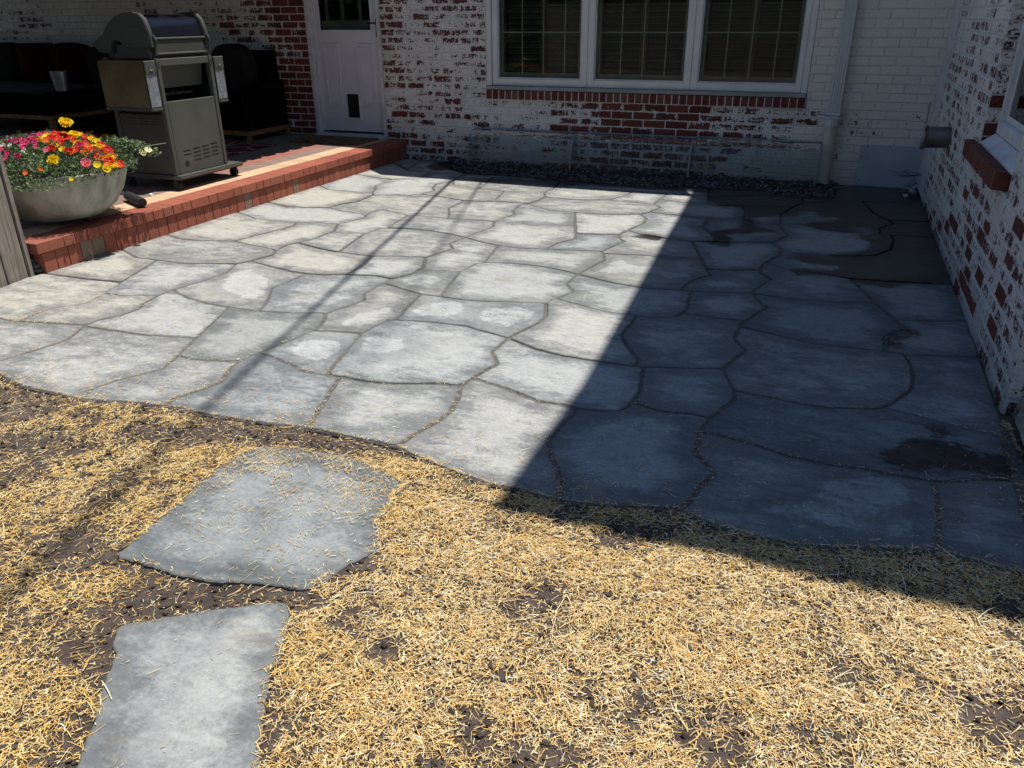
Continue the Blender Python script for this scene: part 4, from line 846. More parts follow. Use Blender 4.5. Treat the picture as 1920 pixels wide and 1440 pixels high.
me = gm.mesh('end_bricks'); setf(me, 'wear', jw, 'FACE'); setf(me, 'tint', [.5]*len(jw), 'FACE'); o = obj('end_bricks', me, M['brickj'], wing); o['kind'] = 'stuff'
# reveal bricks of the window opening (far side)
gm = MB(); jw = []
for k in range(9, 26):
    zc = Z0+COURSE*(k+.5)
    if zc < .74: continue
    Lb = .075; v, f = brickmesh(Lb, COURSE-.0105, seed=k); i0 = len(gm.v); gm.v += [(WX+.008+Lb/2+p[0], OPN[1]-.008+p[1], zc+p[2]) for p in v]; gm.f += [tuple(i0+q for q in ff) for ff in f]; jw += [.85 if k in (9, 10, 11, 13) else .45]*len(f)
me = gm.mesh('reveal_bricks'); setf(me, 'wear', jw, 'FACE'); setf(me, 'tint', [.2]*len(jw), 'FACE'); o = obj('reveal_bricks', me, M['brickj'], wing); o['kind'] = 'stuff'
# projecting rowlock sill on the wing
ya, yb = 4.56, 5.775; n = 17; stp = (yb-ya)/n
for i in range(n):
    y0 = ya+i*stp; o = obj('sill_brick', MB().box(WX-.052+random.uniform(-.002, .002), WX+.085, y0+.003, y0+stp-.003, .700+random.uniform(-.003, .001), .792+random.uniform(-.001, .001), .004), M['sillb'], wing); o.color = (0, random.choice([0, .15]), 0, 1)
obj('sill_mortar', MB().box(WX-.043, WX+.08, ya+.008, yb-.008, .704, .787), M['mortar'], wing)
# wing window
wx = WX+.072
fw = obj('window', MB().box(wx, wx+.09, OPN[1]-.068, OPN[1]-.016, .86, 2.08, .004).box(wx, wx+.09, OPN[0]+.005, OPN[0]+.06, .86, 2.08, .004).box(wx, wx+.09, OPN[0]+.061, OPN[1]-.069, .86, .93, .004).box(wx, wx+.09, OPN[0]+.061, OPN[1]-.069, 2.0, 2.08), M['white_old'], wing)
obj('window_board', MB().prism_y([(WX+.004, .796), (WX+.004, .806), (wx-.001, .856), (wx+.09, .858), (wx+.09, .796)], OPN[0]+.006, OPN[1]-.02), M['white_old'], fw)
obj('inner_sash', MB().box(wx+.03, wx+.05, OPN[1]-.10, OPN[1]-.069, .932, 2.0).box(wx+.03, wx+.05, OPN[0]+.062, OPN[1]-.10, .932, .965), M['white'], fw)
obj('pane', MB().box(wx+.034, wx+.038, OPN[0]+.06, OPN[1]-.10, .966, 2.0), M['glass'], fw)
obj('room_lining', MB().box(WX+.5, WX+.55, OPN[0]-.2, OPN[1]+.2, .5, 2.3).box(WX+.28, WX+.5, OPN[0]-.25, OPN[0]-.2, .5, 2.3).box(WX+.28, WX+.5, OPN[1]+.2, OPN[1]+.25, .5, 2.3), M['room'], wing)
# white corner strip between the two walls
cs = MB().box(WX-.012, WX+.004, 7.95, BY-.003, .02, 2.9, .003)
obj('corner_board', cs, M['white_old'], wing)
we = [lift(q, HW) for q in [(-.853,2.07),(-.853,3.1),(-.885,3.68),(-.941,4.573),(-1.008,5.647),(-1.047,6.43),(-1.106,7.372),(-1.135,7.70)]]
we = we+[(we[-1][0]-.02, 15), (9, 15), (9, 2.06+KY*HW)]
obj('roof', MB().prism(we, HW, HW+.12), M['roof'], wing)

# porch roof over the terrace, scalloped sheet edge
sxm = -5.415+KX*(HP-TZ); pe = []
y = 5.35
while y < 7.95:
    pe += [(sxm-.045, y), (sxm+.02, y+.03), (sxm+.02, y+.17)]; y += .235
pe = pe+[(sxm-.03, 8.18), (-12.5, 8.18), (-12.5, 2.2), (sxm-.75, 2.2), (sxm-.75, 5.0)]
pr_ = thing('porch_roof', 'low porch roof with scalloped edge shading the sofa corner', 'porch roof', (-8, 5.5, HP))
obj('roof_sheet', MB().prism(pe, HP, HP+.05), M['roof'], pr_)
obj('post', MB().box(-6.6, -6.48, 2.3, 2.42, -.05, HP-.001, .01), M['fence'], pr_)
obj('post', MB().box(-12.3, -12.18, 2.3, 2.42, -.05, HP-.001, .01), M['fence'], pr_)

# ------------------------------------------------------------------ things on the back wall
# window well covers
xs = [PY(893, 245, BY-.02)[0], PY(1083, 252, BY-.02)[0], PY(1303, 262, BY-.02)[0], PY(1541, 268, BY-.02)[0]]
labs = ['clear plastic window well cover at left end, nearest the brown door step', 'middle clear plastic window well cover under the triple window', 'clear plastic window well cover at right end beside the downpipe']
for k in range(3):
    a, b = xs[k]+.004, xs[k+1]-.004
    c = thing('window_well_cover', labs[k], 'window well cover', ((a+b)/2, BY-.2, 0), 'plastic window well covers along the wall')
    zt = .368+.006*k; prof = [(BY-.012, zt), (BY-.07, zt), (BY-.15, zt-.012), (BY-.21, zt-.045), (BY-.245, zt-.11), (BY-.27, zt-.22), (BY-.285, .02)]
    mb = MB(); nn = 12; n0 = len(mb.v)
    for i in range(nn+1):
        t = i/nn; u = a+(b-a)*t; sq = 1
        for (yy, z) in prof: mb.v.append((u, BY-(BY-yy)*sq+.006*sin(t*17+k), z+.004*sin(t*9+2*k)))
    m_ = len(prof)
    for i in range(nn):
        for j in range(m_-1): q = i*m_+j; mb.f.append((q, q+m_, q+m_+1, q+1))
    cv = obj('cover', mb, M['plastic'], c, 'all', fixn=False)
    rim = MB(); rim.box(a, b, BY-.05, BY-.012, zt+.001, zt+.010, .002)
    obj('top_flange', rim, M['plastic_rim'], c)
    for u in (a, b):
        en = MB(); i0 = len(en.v); sgn = 1
        pp = [(u, yy, z) for yy, z in prof]+[(u, BY-.012, .02)]; en.v += pp; en.f.append(tuple(range(len(pp)))); obj('end_wall', en, M['plastic'], c, fixn=False)
        obj('end_rib', MB().tube([(u, yy, z+.001) for yy, z in prof], .0055, 6), M['plastic_rim'], c)
# downspout and pipe
dx0, dx1 = -.078, .036
dsp = thing('downspout', 'ribbed grey metal downspout running down the white wall', 'downspout', ((dx0+dx1)/2, BY-.05, .69))
pts = [(dx0, BY-.012), (dx0, BY-.075)]
for i in range(5):
    u = dx0+(dx1-dx0)*(i+.12)/5; v_ = dx0+(dx1-dx0)*(i+.88)/5; pts += [(u+.001, BY-.084), (u+.0155, BY-.084), (u+.018, BY-.077), (v_+.001, BY-.077)]
pts += [(dx1, BY-.075), (dx1, BY-.012)]
obj('pipe_run', MB().prism(pts, .665, 2.93), M['downspout'], dsp)
ptop = PY(1558, 240, BY-.06); pr0 = PY(1552, 330, BY-.06)
pipe = thing('drain_pipe', 'round cream plastic drain pipe with white collar at the foot of the downspout', 'drain pipe', (ptop[0], BY-.065, 0))
cxp = ptop[0]-.003
obj('pipe', MB().lathe([(.0, -.1), (.056, -.1), (.056, .545), (.0, .545)], (cxp, BY-.068, 0), 28), M['pvc'], pipe, True)
obj('collar', MB().lathe([(.0, .546), (.062, .546), (.062, .60), (.062, .604)], (cxp, BY-.068, 0), 28).box(cxp-.064, cxp+.064, BY-.128, BY-.012, .6045, .636, .006), M['pvcw'], pipe, True)
obj('adapter', MB().box(cxp-.068, cxp+.068, BY-.13, BY-.012, .640, .664, .004).box(cxp-.082, cxp+.088, BY-.02, BY-.006, .642, .672), M['pvcw'], pipe)
pb = PY(1602, 348, BY-.02); pt = PY(1613, 272, BY-.02); pbr = PY(1726, 353, BY-.02)
pan = thing('metal_cover_panel', 'flat blue-grey metal panel screwed over an opening at the foot of the wall', 'metal panel', (.55, BY-.01, 0))
obj('sheet', MB().box(.272, .818, BY-.016, BY-.012, -.005, .378, .0015), M['sheet'], pan)
for u, z in ((.33, .366), (.52, .37), (.29, .27), (.30, .05), (.80, .366), (.8, .05)):
    obj('screw', MB().tube([(u, BY-.016, z), (u, BY-.021, z)], .006, 8), M['black'], pan)
# duct on the wing wall
vt = thing('vent_duct', 'round grey metal vent duct with flared rim sticking out of the wing wall', 'vent duct', (WX, 6.95, .66))
obj('duct_body', MB().tube([(WX-.004, 6.95, .655), (WX-.10, 6.95, .65), (WX-.155, 6.95, .648)], .078, 28, False), M['duct'], vt, 'all')
obj('rim', MB().tube([(WX-.15, 6.95, .648), (WX-.165, 6.95, .648), (WX-.178, 6.95, .65)], [.080, .086, .095], 28, False), M['duct'], vt, 'all')
obj('damper', MB().tube([(WX-.10, 6.95, .65), (WX-.104, 6.95, .65)], .076, 24), M['black'], vt)
obj('hanger_strap', MB().box(WX-.182, WX-.176, 6.93, 6.97, .745, .90), M['duct'], vt)
cb = MB().tube([PY(1815, -30, BY-.03), PY(1815, 20, BY-.03), PY(1807, 90, BY-.05), PY(1780, 150, BY-.06), PY(1768, 188, BY-.05), PY(1755, 215, BY-.02)], .0028, 6)
tag(obj('cable', cb, M['cable'], smooth=True), 'thin dark cable hanging down the corner of the walls', 'cable')
lw = MB()
for i in range(5):
    p0 = Vector((WX-.06-.03*i, BY-.12-.05*i, .10+.02*i)); pth = [p0+Vector((random.uniform(-.06, .02)*k, random.uniform(-.06, .06), random.uniform(-.03, .05))) for k in range(5)]; lw.tube([(WX-.005, BY-.2, .16)]+[tuple(q) for q in pth], .0022, 5)
tag(obj('loose_wires', lw, M['cable'], smooth=True), 'tangle of loose thin wires low in the dark corner', 'wires')
n = 26; C = np.column_stack([rng.uniform(WX-.16, WX-.03, n), rng.uniform(7.95, 8.38, n), rng.uniform(.005, .05, n)])
o = blobs('rubble', C, .012+.02*rng.random(n), M['gravel'], .3, cols=np.column_stack([np.repeat(rng.uniform(.08, .5, (n, 1)), 3, 1), np.ones(n)])); tag(o, 'small heap of broken rubble in the dark corner', 'rubble', kind='stuff')

# gravel strip
GR = [PZ(x, y)[:2] for x, y in [(845,312),(865,324),(930,328),(1000,333),(1100,342),(1200,350),(1300,353),(1370,355),(1430,358),(1482,369),(1560,371),(1569,349)]]
GRP = GR+[(GR[-1][0], BY-.02), (GR[0][0], BY-.02)]
tag(obj('gravel_bed', MB().prism(GRP, -.02, .004), M['soil']), kind='structure')
Q = np.column_stack([rng.uniform(GR[0][0]-.05, GR[-1][0]+.05, 9000), rng.uniform(7.4, BY-.03, 9000)]); s_ = sdf(Q, GRP)
Q = Q[(s_ > -.012)]; Q = Q[:2700]; S = .007+.013*rng.random(len(Q))**1.5; hz = .004+.022*rng.random(len(Q))*np.clip(vnoise(Q, 3, 5, 2)*1.8, .2, 1.2)
gcol = np.clip(np.stack([rng.normal(.07, .08, len(Q))]*3, 1)*np.array([1, 1.03, 1.06]), .02, .3)
o = blobs('gravel', np.column_stack([Q, hz]), S, M['gravel'], .26, .9, cols=np.column_stack([gcol, np.ones(len(Q))])); tag(o, 'strip of grey gravel along the foot of the wall', 'gravel', kind='stuff')

# limestone ledge under the wing corner
bm = bmesh.new(); bmesh.ops.create_cube(bm, size=1)
for v in bm.verts: v.co = Vector((1.42+v.co.x*1.16, 2.66+v.co.y*1.54, -.02+v.co.z*.19))
bmesh.ops.subdivide_edges(bm, edges=bm.edges[:], cuts=14, use_grid_fill=True)
for v in bm.verts:
    q = np.array([[v.co.x*1.0+v.co.z*3, v.co.y]]); d1 = float(vnoise(q, 2.6, 41, 3)[0])-.5; d2 = float(vnoise(q+5, 9, 42, 3)[0])-.5
    if v.co.x < 1.1: v.co.x += .16*d1+.03*d2+.02+(.05 if v.co.z < -.03 else 0)+ .05*max(0, 3.0-v.co.y)
    v.co.z += .03*d2+.02*d1
me = bpy.data.meshes.new('limestone_ledge'); bm.to_mesh(me); bm.free()
o = obj('limestone_ledge', me, M['limestone']); 
for p in me.polygons: p.use_smooth = True
tag(o, 'rough pale limestone block at the foot of the wing corner', 'stone block')

# ------------------------------------------------------------------ grill
gr = thing('gas_grill', 'grey-green gas grill with dark glossy lid, seen from behind, side tables folded down', 'grill', (-5.2, 5.45, TZ))
GX = -4.98; gy0, gy1 = 5.125, 5.765; gzf = TZ
tray = MB().box(-5.56, GX+.06, gy0-.02, gy1+.14, .292, .325, .012); obj('base_tray', tray, M['taupe_plastic'], gr)
body = MB().box(-5.50, GX-.03, gy0+.012, gy1-.012, .326, .80, .006); cart = obj('cart_body', body, M['taupe'], gr)
obj('back_panel', MB().box(GX-.028, GX-.004, gy0+.048, gy1-.048, .327, .897, .003), M['taupe_plastic'], cart)
for y0 in (gy0, gy1-.045): obj('post', MB().box(GX-.045, GX, y0, y0+.045, .3262, 1.222, .006), M['taupe_plastic'], gr)
for y0 in (gy0, gy1-.045): obj('front_post', MB().box(-5.52, -5.475, y0, y0+.045, .3262, 1.222, .006), M['taupe_plastic'], gr)
obj('crossbar', MB().box(GX-.03, GX-.006, gy0+.046, gy1-.046, 1.163, 1.215, .004), M['taupe_plastic'], gr)
obj('firebox', MB().prism_y([(GX-.06, 1.24), (-5.50, 1.24), (-5.46, 1.03), (GX-.11, .99)], gy0+.05, gy1-.05), M['taupe'], gr)
obj('dark_backing', MB().box(-5.44, -5.43, gy0+.05, gy1-.05, .80, 1.03).box(-5.43, GX-.05, gy0+.046, gy0+.05, .80, 1.0).box(-5.43, GX-.05, gy1-.05, gy1-.046, .80, 1.0), M['black'], gr)  # black plates added so the opening behind the posts reads dark
obj('drip_tray', MB().box(-5.42, GX-.12, gy0+.09, gy1-.15, .93, .955, .004), M['steel'], gr)
sl_ = MB()
for gi in range(4):
    for r_ in range(4 if gi else 2):
        ys = gy0+.13+.11*gi; zs = .505-.030*r_+.005*gi
        sl_.box(GX-.0035, GX-.0025, ys, ys+.085, zs-.004, zs+.004)
obj('vent_slots', sl_, M['black'], cart)
obj('gas_port', MB().tube([(GX-.0035, gy0+.15, .405), (GX-.0015, gy0+.15, .405)], .022, 18), M['black'], cart)
sl_ = MB()
for gi in range(3):
    for r_ in range(3): xs_ = -5.40+.12*gi; sl_.box(xs_, xs_+.10, gy0+.0105, gy0+.0115, .765-.022*r_, .772-.022*r_)
obj('side_slots', sl_, M['black'], cart)
# hood
hood = obj('lid', MB().prism_y([(-5.012, 1.372), (-5.02, 1.42), (-5.045, 1.49), (-5.08, 1.52), (-5.14, 1.533), (-5.21, 1.53), (-5.30, 1.505), (-5.39, 1.45), (-5.45, 1.38), (-5.47, 1.30), (-5.40, 1.27)], gy0+.035, gy1-.035), M['enamel'], gr, True)
for y0, y1 in ((gy0-.01, gy0+.034), (gy1-.034, gy1+.01)):
    bm = bmesh.new(); mbx = MB().prism_y([(-4.985, 1.30), (-4.985, 1.37), (-4.992, 1.42), (-5.02, 1.50), (-5.06, 1.535), (-5.13, 1.548), (-5.21, 1.545), (-5.30, 1.52), (-5.40, 1.46), (-5.46, 1.39), (-5.55, 1.345), (-5.585, 1.31), (-5.53, 1.262), (-5.40, 1.25), (-5.385, 1.31), (-5.35, 1.345), (-5.30, 1.34), (-5.25, 1.30), (-5.10, 1.29)], y0, y1)
    me = mbx.mesh('x'); bm.from_mesh(me); bmesh.ops.recalc_face_normals(bm, faces=bm.faces[:]); bmesh.ops.bevel(bm, geom=[e for e in bm.edges if abs(e.verts[0].co.y-e.verts[1].co.y) < 1e-6], offset=.006, segments=2, affect='EDGES')
    obj('lid_end_cap', MB().bm(bm), M['taupe'], gr, True)
obj('lid_seam', MB().tube([(-5.235, gy0-.0115, 1.44), (-5.05, gy0-.0115, 1.435), (-5.02, gy0-.0115, 1.41), (-5.015, gy0-.0115, 1.345)], .003, 6), M['taupe_plastic'], hood)
obj('hood_back', MB().box(-5.06, -5.0, gy0+.05, gy1-.05, 1.243, 1.352, .006), M['taupe'], gr)
for z in (1.25, 1.360): obj('back_ridge', MB().tube([(-4.998, gy0+.03, z), (-4.998, gy1-.03, z)], .008, 8), M['taupe_plastic'], gr, True)
for y0 in (gy0+.022, gy1-.022): obj('hinge', MB().tube([(-4.985, y0, 1.385), (-4.975, y0+.012, 1.35), (-4.985, y0+.015, 1.29), (-4.995, y0+.01, 1.24)], .011, 8), M['taupe_plastic'], gr, True)
obj('firebox_skirt', MB().box(-5.37, -5.04, gy0+.012, gy1-.012, 1.216, 1.318, .004), M['taupe'], gr)
obj('cooking_box', MB().box(-5.46, -5.062, gy0+.03, gy1-.03, 1.225, 1.262), M['taupe'], gr)
# folded side tables
for sgn, y0, y1 in ((-1, gy0-.125, gy0-.012), (1, gy1+.012, gy1+.125)):
    t = obj('side_table', MB().box(-5.455, GX-.008, y0, y1, .865, 1.205, .006), M['steel'], gr)
    obj('table_edge', MB().box(GX-.0075, GX-.001, y0+.006, y1-.002, .87, 1.11, .002), M['alu'], t)
    obj('end_bracket', MB().box(GX-.0075, GX+.006, y0, y1+(.0 if sgn < 0 else .0), 1.111, 1.208, .004), M['taupe_plastic'], t)
    obj('table_lip', MB().box(-5.46, GX+.008, y0-.004, y1+.002, .838, .8645, .008), M['taupe_plastic'], t)
    obj('latch_hook', MB().tube([(GX+.008, (y0+y1)/2-.012, 1.175), (GX+.012, (y0+y1)/2-.016, 1.150), (GX+.010, (y0+y1)/2, 1.135), (GX+.008, (y0+y1)/2+.012, 1.145)], .0045, 8), M['bolt'], t, True)
for y_, zs_ in ((gy0+.022, (1.19, 1.165)), (gy1-.022, (1.19, 1.165))):
    for z in zs_: obj('bolt', MB().tube([(GX, y_, z), (GX+.006, y_, z)], .008, 10), M['bolt'], gr)
for x_, y_ in ((GX-.02, gy0+.02), (GX-.02, gy1+.08), (-5.5, gy0+.02), (-5.5, gy1+.08)):
    c_ = obj('castor', MB().tube([(x_, y_-.018, TZ+.036), (x_, y_+.018, TZ+.036)], .036, 18), M['blackrub'], gr)
    for yy in (y_-.024, y_+.0195): obj('castor_fork', MB().box(x_-.02, x_+.02, yy, yy+.0045, TZ+.03, .2915), M['black'], c_)

# ------------------------------------------------------------------ planter bowl with flowers
BX, BYc, BR = -5.0, 4.03, .468
bowl = thing('planter_bowl', 'wide shallow weathered concrete bowl full of flowers at the terrace edge', 'planter', (BX, BYc, TZ+.03))
prof = [(0, 0), (.20, 0), (.275, .02), (.355, .08), (.415, .17), (.45, .26), (BR, .325), (BR-.003, .332), (BR-.028, .333), (BR-.034, .325), (.43, .26), (0, .255)]
obj('bowl', MB().lathe(prof, (BX, BYc, TZ+.03), 72), M['concrete'], bowl, True)
obj('potting_soil', MB().lathe([(0, .30), (.25, .30), (.432, .285)], (BX, BYc, TZ+.03), 32), M['potsoil'], bowl, 'all')
for a in (.6, 2.7, 4.4):
    tx, ty = BX+.15*cos(a), BYc+.15*sin(a); tb = thing('brick', f'red brick foot under the flower bowl, {"back" if a<2 else "left" if a<4 else "front"} one', 'brick', (tx, ty, TZ), 'bricks propping up the flower bowl')
    obj('foot_brick', MB().box(tx-.05, tx+.05, ty-.04, ty+.04, TZ+.001, TZ+.03, .003), M['cap'], tb)
plant = thing('flowering_plants', 'mound of red, yellow, pink and white flowers over feathery green leaves', 'flowers', (BX, BYc, TZ+.33))
nl = 19000
th = rng.random(nl)*2*pi; rr_ = np.sqrt(rng.random(nl)); rad = (BR+.045)*rr_
mh = lambda x, y: TZ+.37+.20*np.clip(1-((x-BX)**2+(y-BYc)**2)/(BR+.10)**2, 0, 1)**.75
lx_ = BX+rad*np.cos(th); ly_ = BYc+rad*np.sin(th)
lump = vnoise(np.stack([lx_, ly_], 1), 9, 15, 3)
lz_ = mh(lx_, ly_)*1.0+.10*(lump-.5)-.10*rng.random(nl)**2-.06*np.clip(rr_-.9, 0, 1)*8*rng.random(nl)
# trailing tufts over the rim and a loose sprig to the right
k = rng.random(nl) < .10; aa = rng.choice([4.9, 4.2, 3.7, 5.3, .25, .1], nl)+rng.normal(0, .22, nl)
e_ = .03+.12*rng.random(nl); lx_ = np.where(k, BX+(BR+e_*.6)*np.cos(aa), lx_); ly_ = np.where(k, BYc+(BR+e_*.6)*np.sin(aa), ly_); lz_ = np.where(k, TZ+.39-e_*.55*(aa > 3), lz_)
k2 = rng.random(nl) < .05; t_ = rng.random(nl); lx_ = np.where(k2, BX+.36+.13*t_+rng.normal(0, .03, nl), lx_); ly_ = np.where(k2, BYc+.16+.36*t_*.7+rng.normal(0, .03, nl), ly_); lz_ = np.where(k2, TZ+.50-.10*t_**2+.05*rng.random(nl), lz_)
d = rng.normal(size=(nl, 3))+np.array([0, 0, .7]); d[:, 0] += .8*np.cos(th); d[:, 1] += .8*np.sin(th); d /= np.linalg.norm(d, axis=1)[:, None]
s_ = np.cross(d, rng.normal(size=(nl, 3))); s_ /= np.linalg.norm(s_, axis=1)[:, None]
L = (.013+.018*rng.random(nl))[:, None]; Wd = L*(.16+.16*rng.random((nl, 1))); c = np.stack([lx_, ly_, lz_], 1); nr = np.cross(d, s_)
V = np.stack([c, c+d*L*.5-s_*Wd+nr*L*.06, c+d*L, c+d*L*.5+s_*Wd+nr*L*.06], 1).reshape(-1, 3)
i = np.arange(nl)[:, None]*4; Fc = np.concatenate([i+np.array([0, 1, 2]), i+np.array([0, 2, 3])], 1).reshape(-1, 3)
me = bpy.data.meshes.new('foliage'); me.from_pydata(V.tolist(), [], Fc.tolist())
gp = np.array([(.055, .095, .035), (.085, .13, .05), (.12, .165, .065), (.045, .08, .045), (.18, .21, .10), (.075, .115, .07)])
gc = gp[rng.choice(6, nl)]*(1.2+.9*rng.random((nl, 1))); setcol(me, 'Col', np.repeat(np.column_stack([gc, np.ones(nl)]), 2, 0))
o = obj('foliage', me, M['leaf'], plant); o['kind'] = 'stuff'
sm = MB()
for _ in range(60):
    a = random.random()*2*pi; r1 = random.uniform(.1, BR+.05); p1 = Vector((BX+r1*cos(a), BYc+r1*sin(a), 0)); p1.z = float(mh(p1.x, p1.y))+random.uniform(-.02, .03)
    p0 = Vector((BX+r1*.6*cos(a), BYc+r1*.6*sin(a), TZ+.32)); sm.tube([p0, (p0+p1)/2+Vector((0, 0, .02)), p1], .0016, 4, False)
for _ in range(9):
    p0 = Vector((BX+.33, BYc+.15, TZ+.38)); t = random.random(); p1 = Vector((BX+.42+.08*t, BYc+.30+.25*t+random.uniform(-.05, .05), TZ+.50-.06*t+random.uniform(-.03, .04))); sm.tube([p0, (p0+p1)/2+Vector((0, 0, .04)), p1], .0022, 4, False)
me = sm.mesh('stems'); setcol(me, 'Col', [(.12, .16, .06, 1)]*len(me.polygons)); o = obj('stems', me, M['leaf'], plant); o['kind'] = 'stuff'
def blossom(kind, r, seed):
    """ruffled flower head; kind 0 = open five-petalled, 1 = full pompom"""
    q = random.Random(seed); mb = MB(); cols = []
    rings = [(6, 1.0, .25, 0)] if kind == 0 else [(9, 1.0, .12, 0), (8, .78, .5, .3), (6, .5, .95, .2)]
    for n_, s, lift_, ph in rings:
        for k in range(n_):
            a = 2*pi*k/n_+ph+q.uniform(-.12, .12); da = pi/n_*1.25; L_ = r*s*q.uniform(.88, 1.1); z1 = L_*lift_+q.uniform(-.1, .15)*r
            i0 = len(mb.v); e = lambda t, rr, z: mb.v.append((rr*cos(t), rr*sin(t), z))
            e(a, r*.06, r*.02*s); e(a-da, L_*.72, z1*.6+q.uniform(-.06, .06)*r); e(a-da*.55, L_, z1); e(a, L_*.9, z1*1.15+.08*r); e(a+da*.55, L_, z1); e(a+da, L_*.72, z1*.6+q.uniform(-.06, .06)*r); e(a, L_*.5, z1*.25)
            mb.f += [(i0, i0+1, i0+6), (i0+1, i0+2, i0+3, i0+6), (i0+3, i0+4, i0+5, i0+6), (i0+5, i0, i0+6)]; cols += [0]*4
    c0 = len(mb.f); mb.tube([(0, 0, .0), (0, 0, r*.22)], r*.13, 6); cols += [1]*(len(mb.f)-c0)
    return mb, cols
PAL = {'yellow': ((.85, .62, .015), (.80, .50, .01)), 'red': ((.70, .022, .012), (.6, .45, .05)), 'orange': ((.80, .16, .01), (.7, .4, .02)), 'magenta': ((.62, .02, .16), (.7, .5, .05)),
       'pink': ((.68, .14, .22), (.7, .5, .1)), 'white': ((.80, .76, .74), (.8, .65, .1)), 'cream': ((.80, .76, .42), (.7, .6, .2))}
cache = {}
FL = [('yellow',124,231,12,1),('yellow',36,247,6,0),('white',44,244,8,0),('yellow',71,243,6,0),('magenta',53,252,8,0),('white',62,250,7,0),('magenta',12,261,8,0),('white',20,258,6,0),('pink',26,256,6,0),
 ('red',80,250,10,0),('red',98,244,9,0),('magenta',77,253,7,0),('red',103,254,11,0),('red',118,258,11,0),('red',92,262,8,0),('orange',88,266,7,0),('red',132,246,10,0),('orange',116,246,6,0),('yellow',140,254,11,1),
 ('red',157,243,9,0),('red',150,247,8,0),('yellow',170,250,9,1),('yellow',146,270,8,1),('magenta',183,253,7,0),('yellow',197,257,11,1),('yellow',213,260,12,1),('red',113,270,8,0),('magenta',33,266,6,0),('pink',45,274,7,0),('magenta',47,271,7,0),
 ('red',160,272,9,0),('orange',166,276,7,0),('red',175,283,9,0),('red',190,275,9,0),('yellow',186,277,9,1),('red',200,284,10,0),('red',207,290,8,0),('orange',196,293,8,0),('yellow',206,298,9,1),('red',225,309,8,0),('orange',218,311,6,0),
 ('magenta',6,280,7,0),('pink',10,297,6,0),('yellow',100,300,10,1),('pink',160,306,9,0),('red',163,309,5,0),('yellow',182,310,7,0),('orange',133,286,6,0),('pink',87,281,6,0),('orange',221,282,5,0),('cream',267,287,7,0),('cream',278,282,7,0),
 ('orange',48,324,5,0),('orange',76,317,4,0),('yellow',18,362,6,0),('red',70,262,6,0),('magenta',60,262,6,0),('pink',66,268,6,0),('white',4,258,6,0),('red',188,288,8,0),('red',180,292,7,0),('orange',212,293,6,0),('yellow',134,336,4,0),('magenta',30,259,6,0),('red',108,262,8,0)]
_q = random.Random(12)
for _ in range(80):
    t = _q.random()**1.25; px = 5+215*t; top = 262-22*sin(pi*min(1, t*1.15))+28*max(0, t-.72)*3
    FL.append((_q.choice(['red', 'red', 'magenta', 'orange', 'yellow', 'yellow', 'orange'] if px > 75 else ['magenta', 'magenta', 'white', 'magenta', 'pink']), px, top+_q.random()**1.6*44, _q.uniform(4.5, 8), _q.choice([0, 0, 1])))
for kf, (cname, px, py, rp, kind) in enumerate(FL):
    d_ = _ray(px, py); best = None
    for t in np.linspace(3.5, 8, 700):
        p = C0+t*d_; hh_ = float(mh(np.array(p[0]), np.array(p[1]))) if (p[0]-BX)**2+(p[1]-BYc)**2 < (BR+.10)**2 else TZ+.25
        if p[2] < hh_+.012: best = p; break
    if (px > 240): best = C0+((BYc+.33)/d_[1])*d_
    if py < 236: best = C0+((BYc+.05)/d_[1])*d_
    if py > 350: best = PX(px, py, BX+.05)
    if best is None: continue
    rr0 = rp/255*.98; key = (cname, kind, kf % 3)
    if key not in cache:
        mbb, cc_ = blossom(kind, 1.0, kf); me = mbb.mesh('blossom'); a_, b_ = PAL[cname]
        setcol(me, 'Col', [(*(a_ if q == 0 else b_), 1) if q == 0 else (*b_, 1) for q in cc_]); me.materials.append(M['petal']); cache[key] = me
    o = bpy.data.objects.new('blossom', cache[key]); COL.objects.link(o); o.parent = plant; o.location = Vector(best)-wloc(plant); o.scale = (rr0,)*3
    out = Vector((best[0]-BX, best[1]-BYc, .45)).normalized(); out = (out+Vector((.1, -.55, .25))+Vector([random.uniform(-.3, .3) for _ in range(3)])).normalized()
    o.rotation_euler = out.to_track_quat('Z', 'Y').to_euler(); o['label'] = f'{cname} ' + ('full ruffled blossom' if kind else 'open blossom')

# odds and ends by the bowl
pa, pb_ = Vector(PZ(238, 366, TZ+.04)), Vector(PZ(268, 380, TZ+.04)); ex = (pb_-pa).normalized()
o = thing('black_roll', 'crumpled black cylindrical roll lying beside the flower bowl', 'roll', tuple(pa))
obj('roll', MB().tube([pa, pa+ex*.02, pa+ex*.10, pb_-ex*.01, pb_], [.020, .034, .036, .033, .030], 14), M['blackrub'], o, True)
obj('end_cap', MB().tube([pb_+ex*.001, pb_+ex*.004], .022, 12), M['black'], o)
for (x_, y_, lb) in ((284, 367, 'small white pebble on the tan pavers'), (231, 364, 'white shard between bowl and black roll')):
    p = PZ(x_, y_, TZ); o = blobs('pebble', np.array([[p[0], p[1], TZ+.008]]), np.array([.016]), M['white'], .3); tag(o, lb, 'pebble')

# fence on the left
FX = -4.675
fe = thing('wooden_fence', 'weathered grey board fence ending at the terrace step on the left', 'fence', (FX, 2.9, -.05))
y = 3.40
obj('edge_trim', MB().box(FX-.02, FX+.012, 3.405, 3.432, -.05, 1.6, .002), M['fence'], fe)
for k in range(14):
    obj('board', MB().box(FX-.018, FX+.002+.002*(k % 2), y-.145, y-.006, -.05, 1.6+random.uniform(-.01, .01), .002), M['fence'], fe); y -= .151
obj('rail', MB().box(FX-.06, FX-.0185, 1.3, 3.40, .25, .34).box(FX-.06, FX-.0185, 1.3, 3.40, 1.25, 1.34), M['fence'], fe)

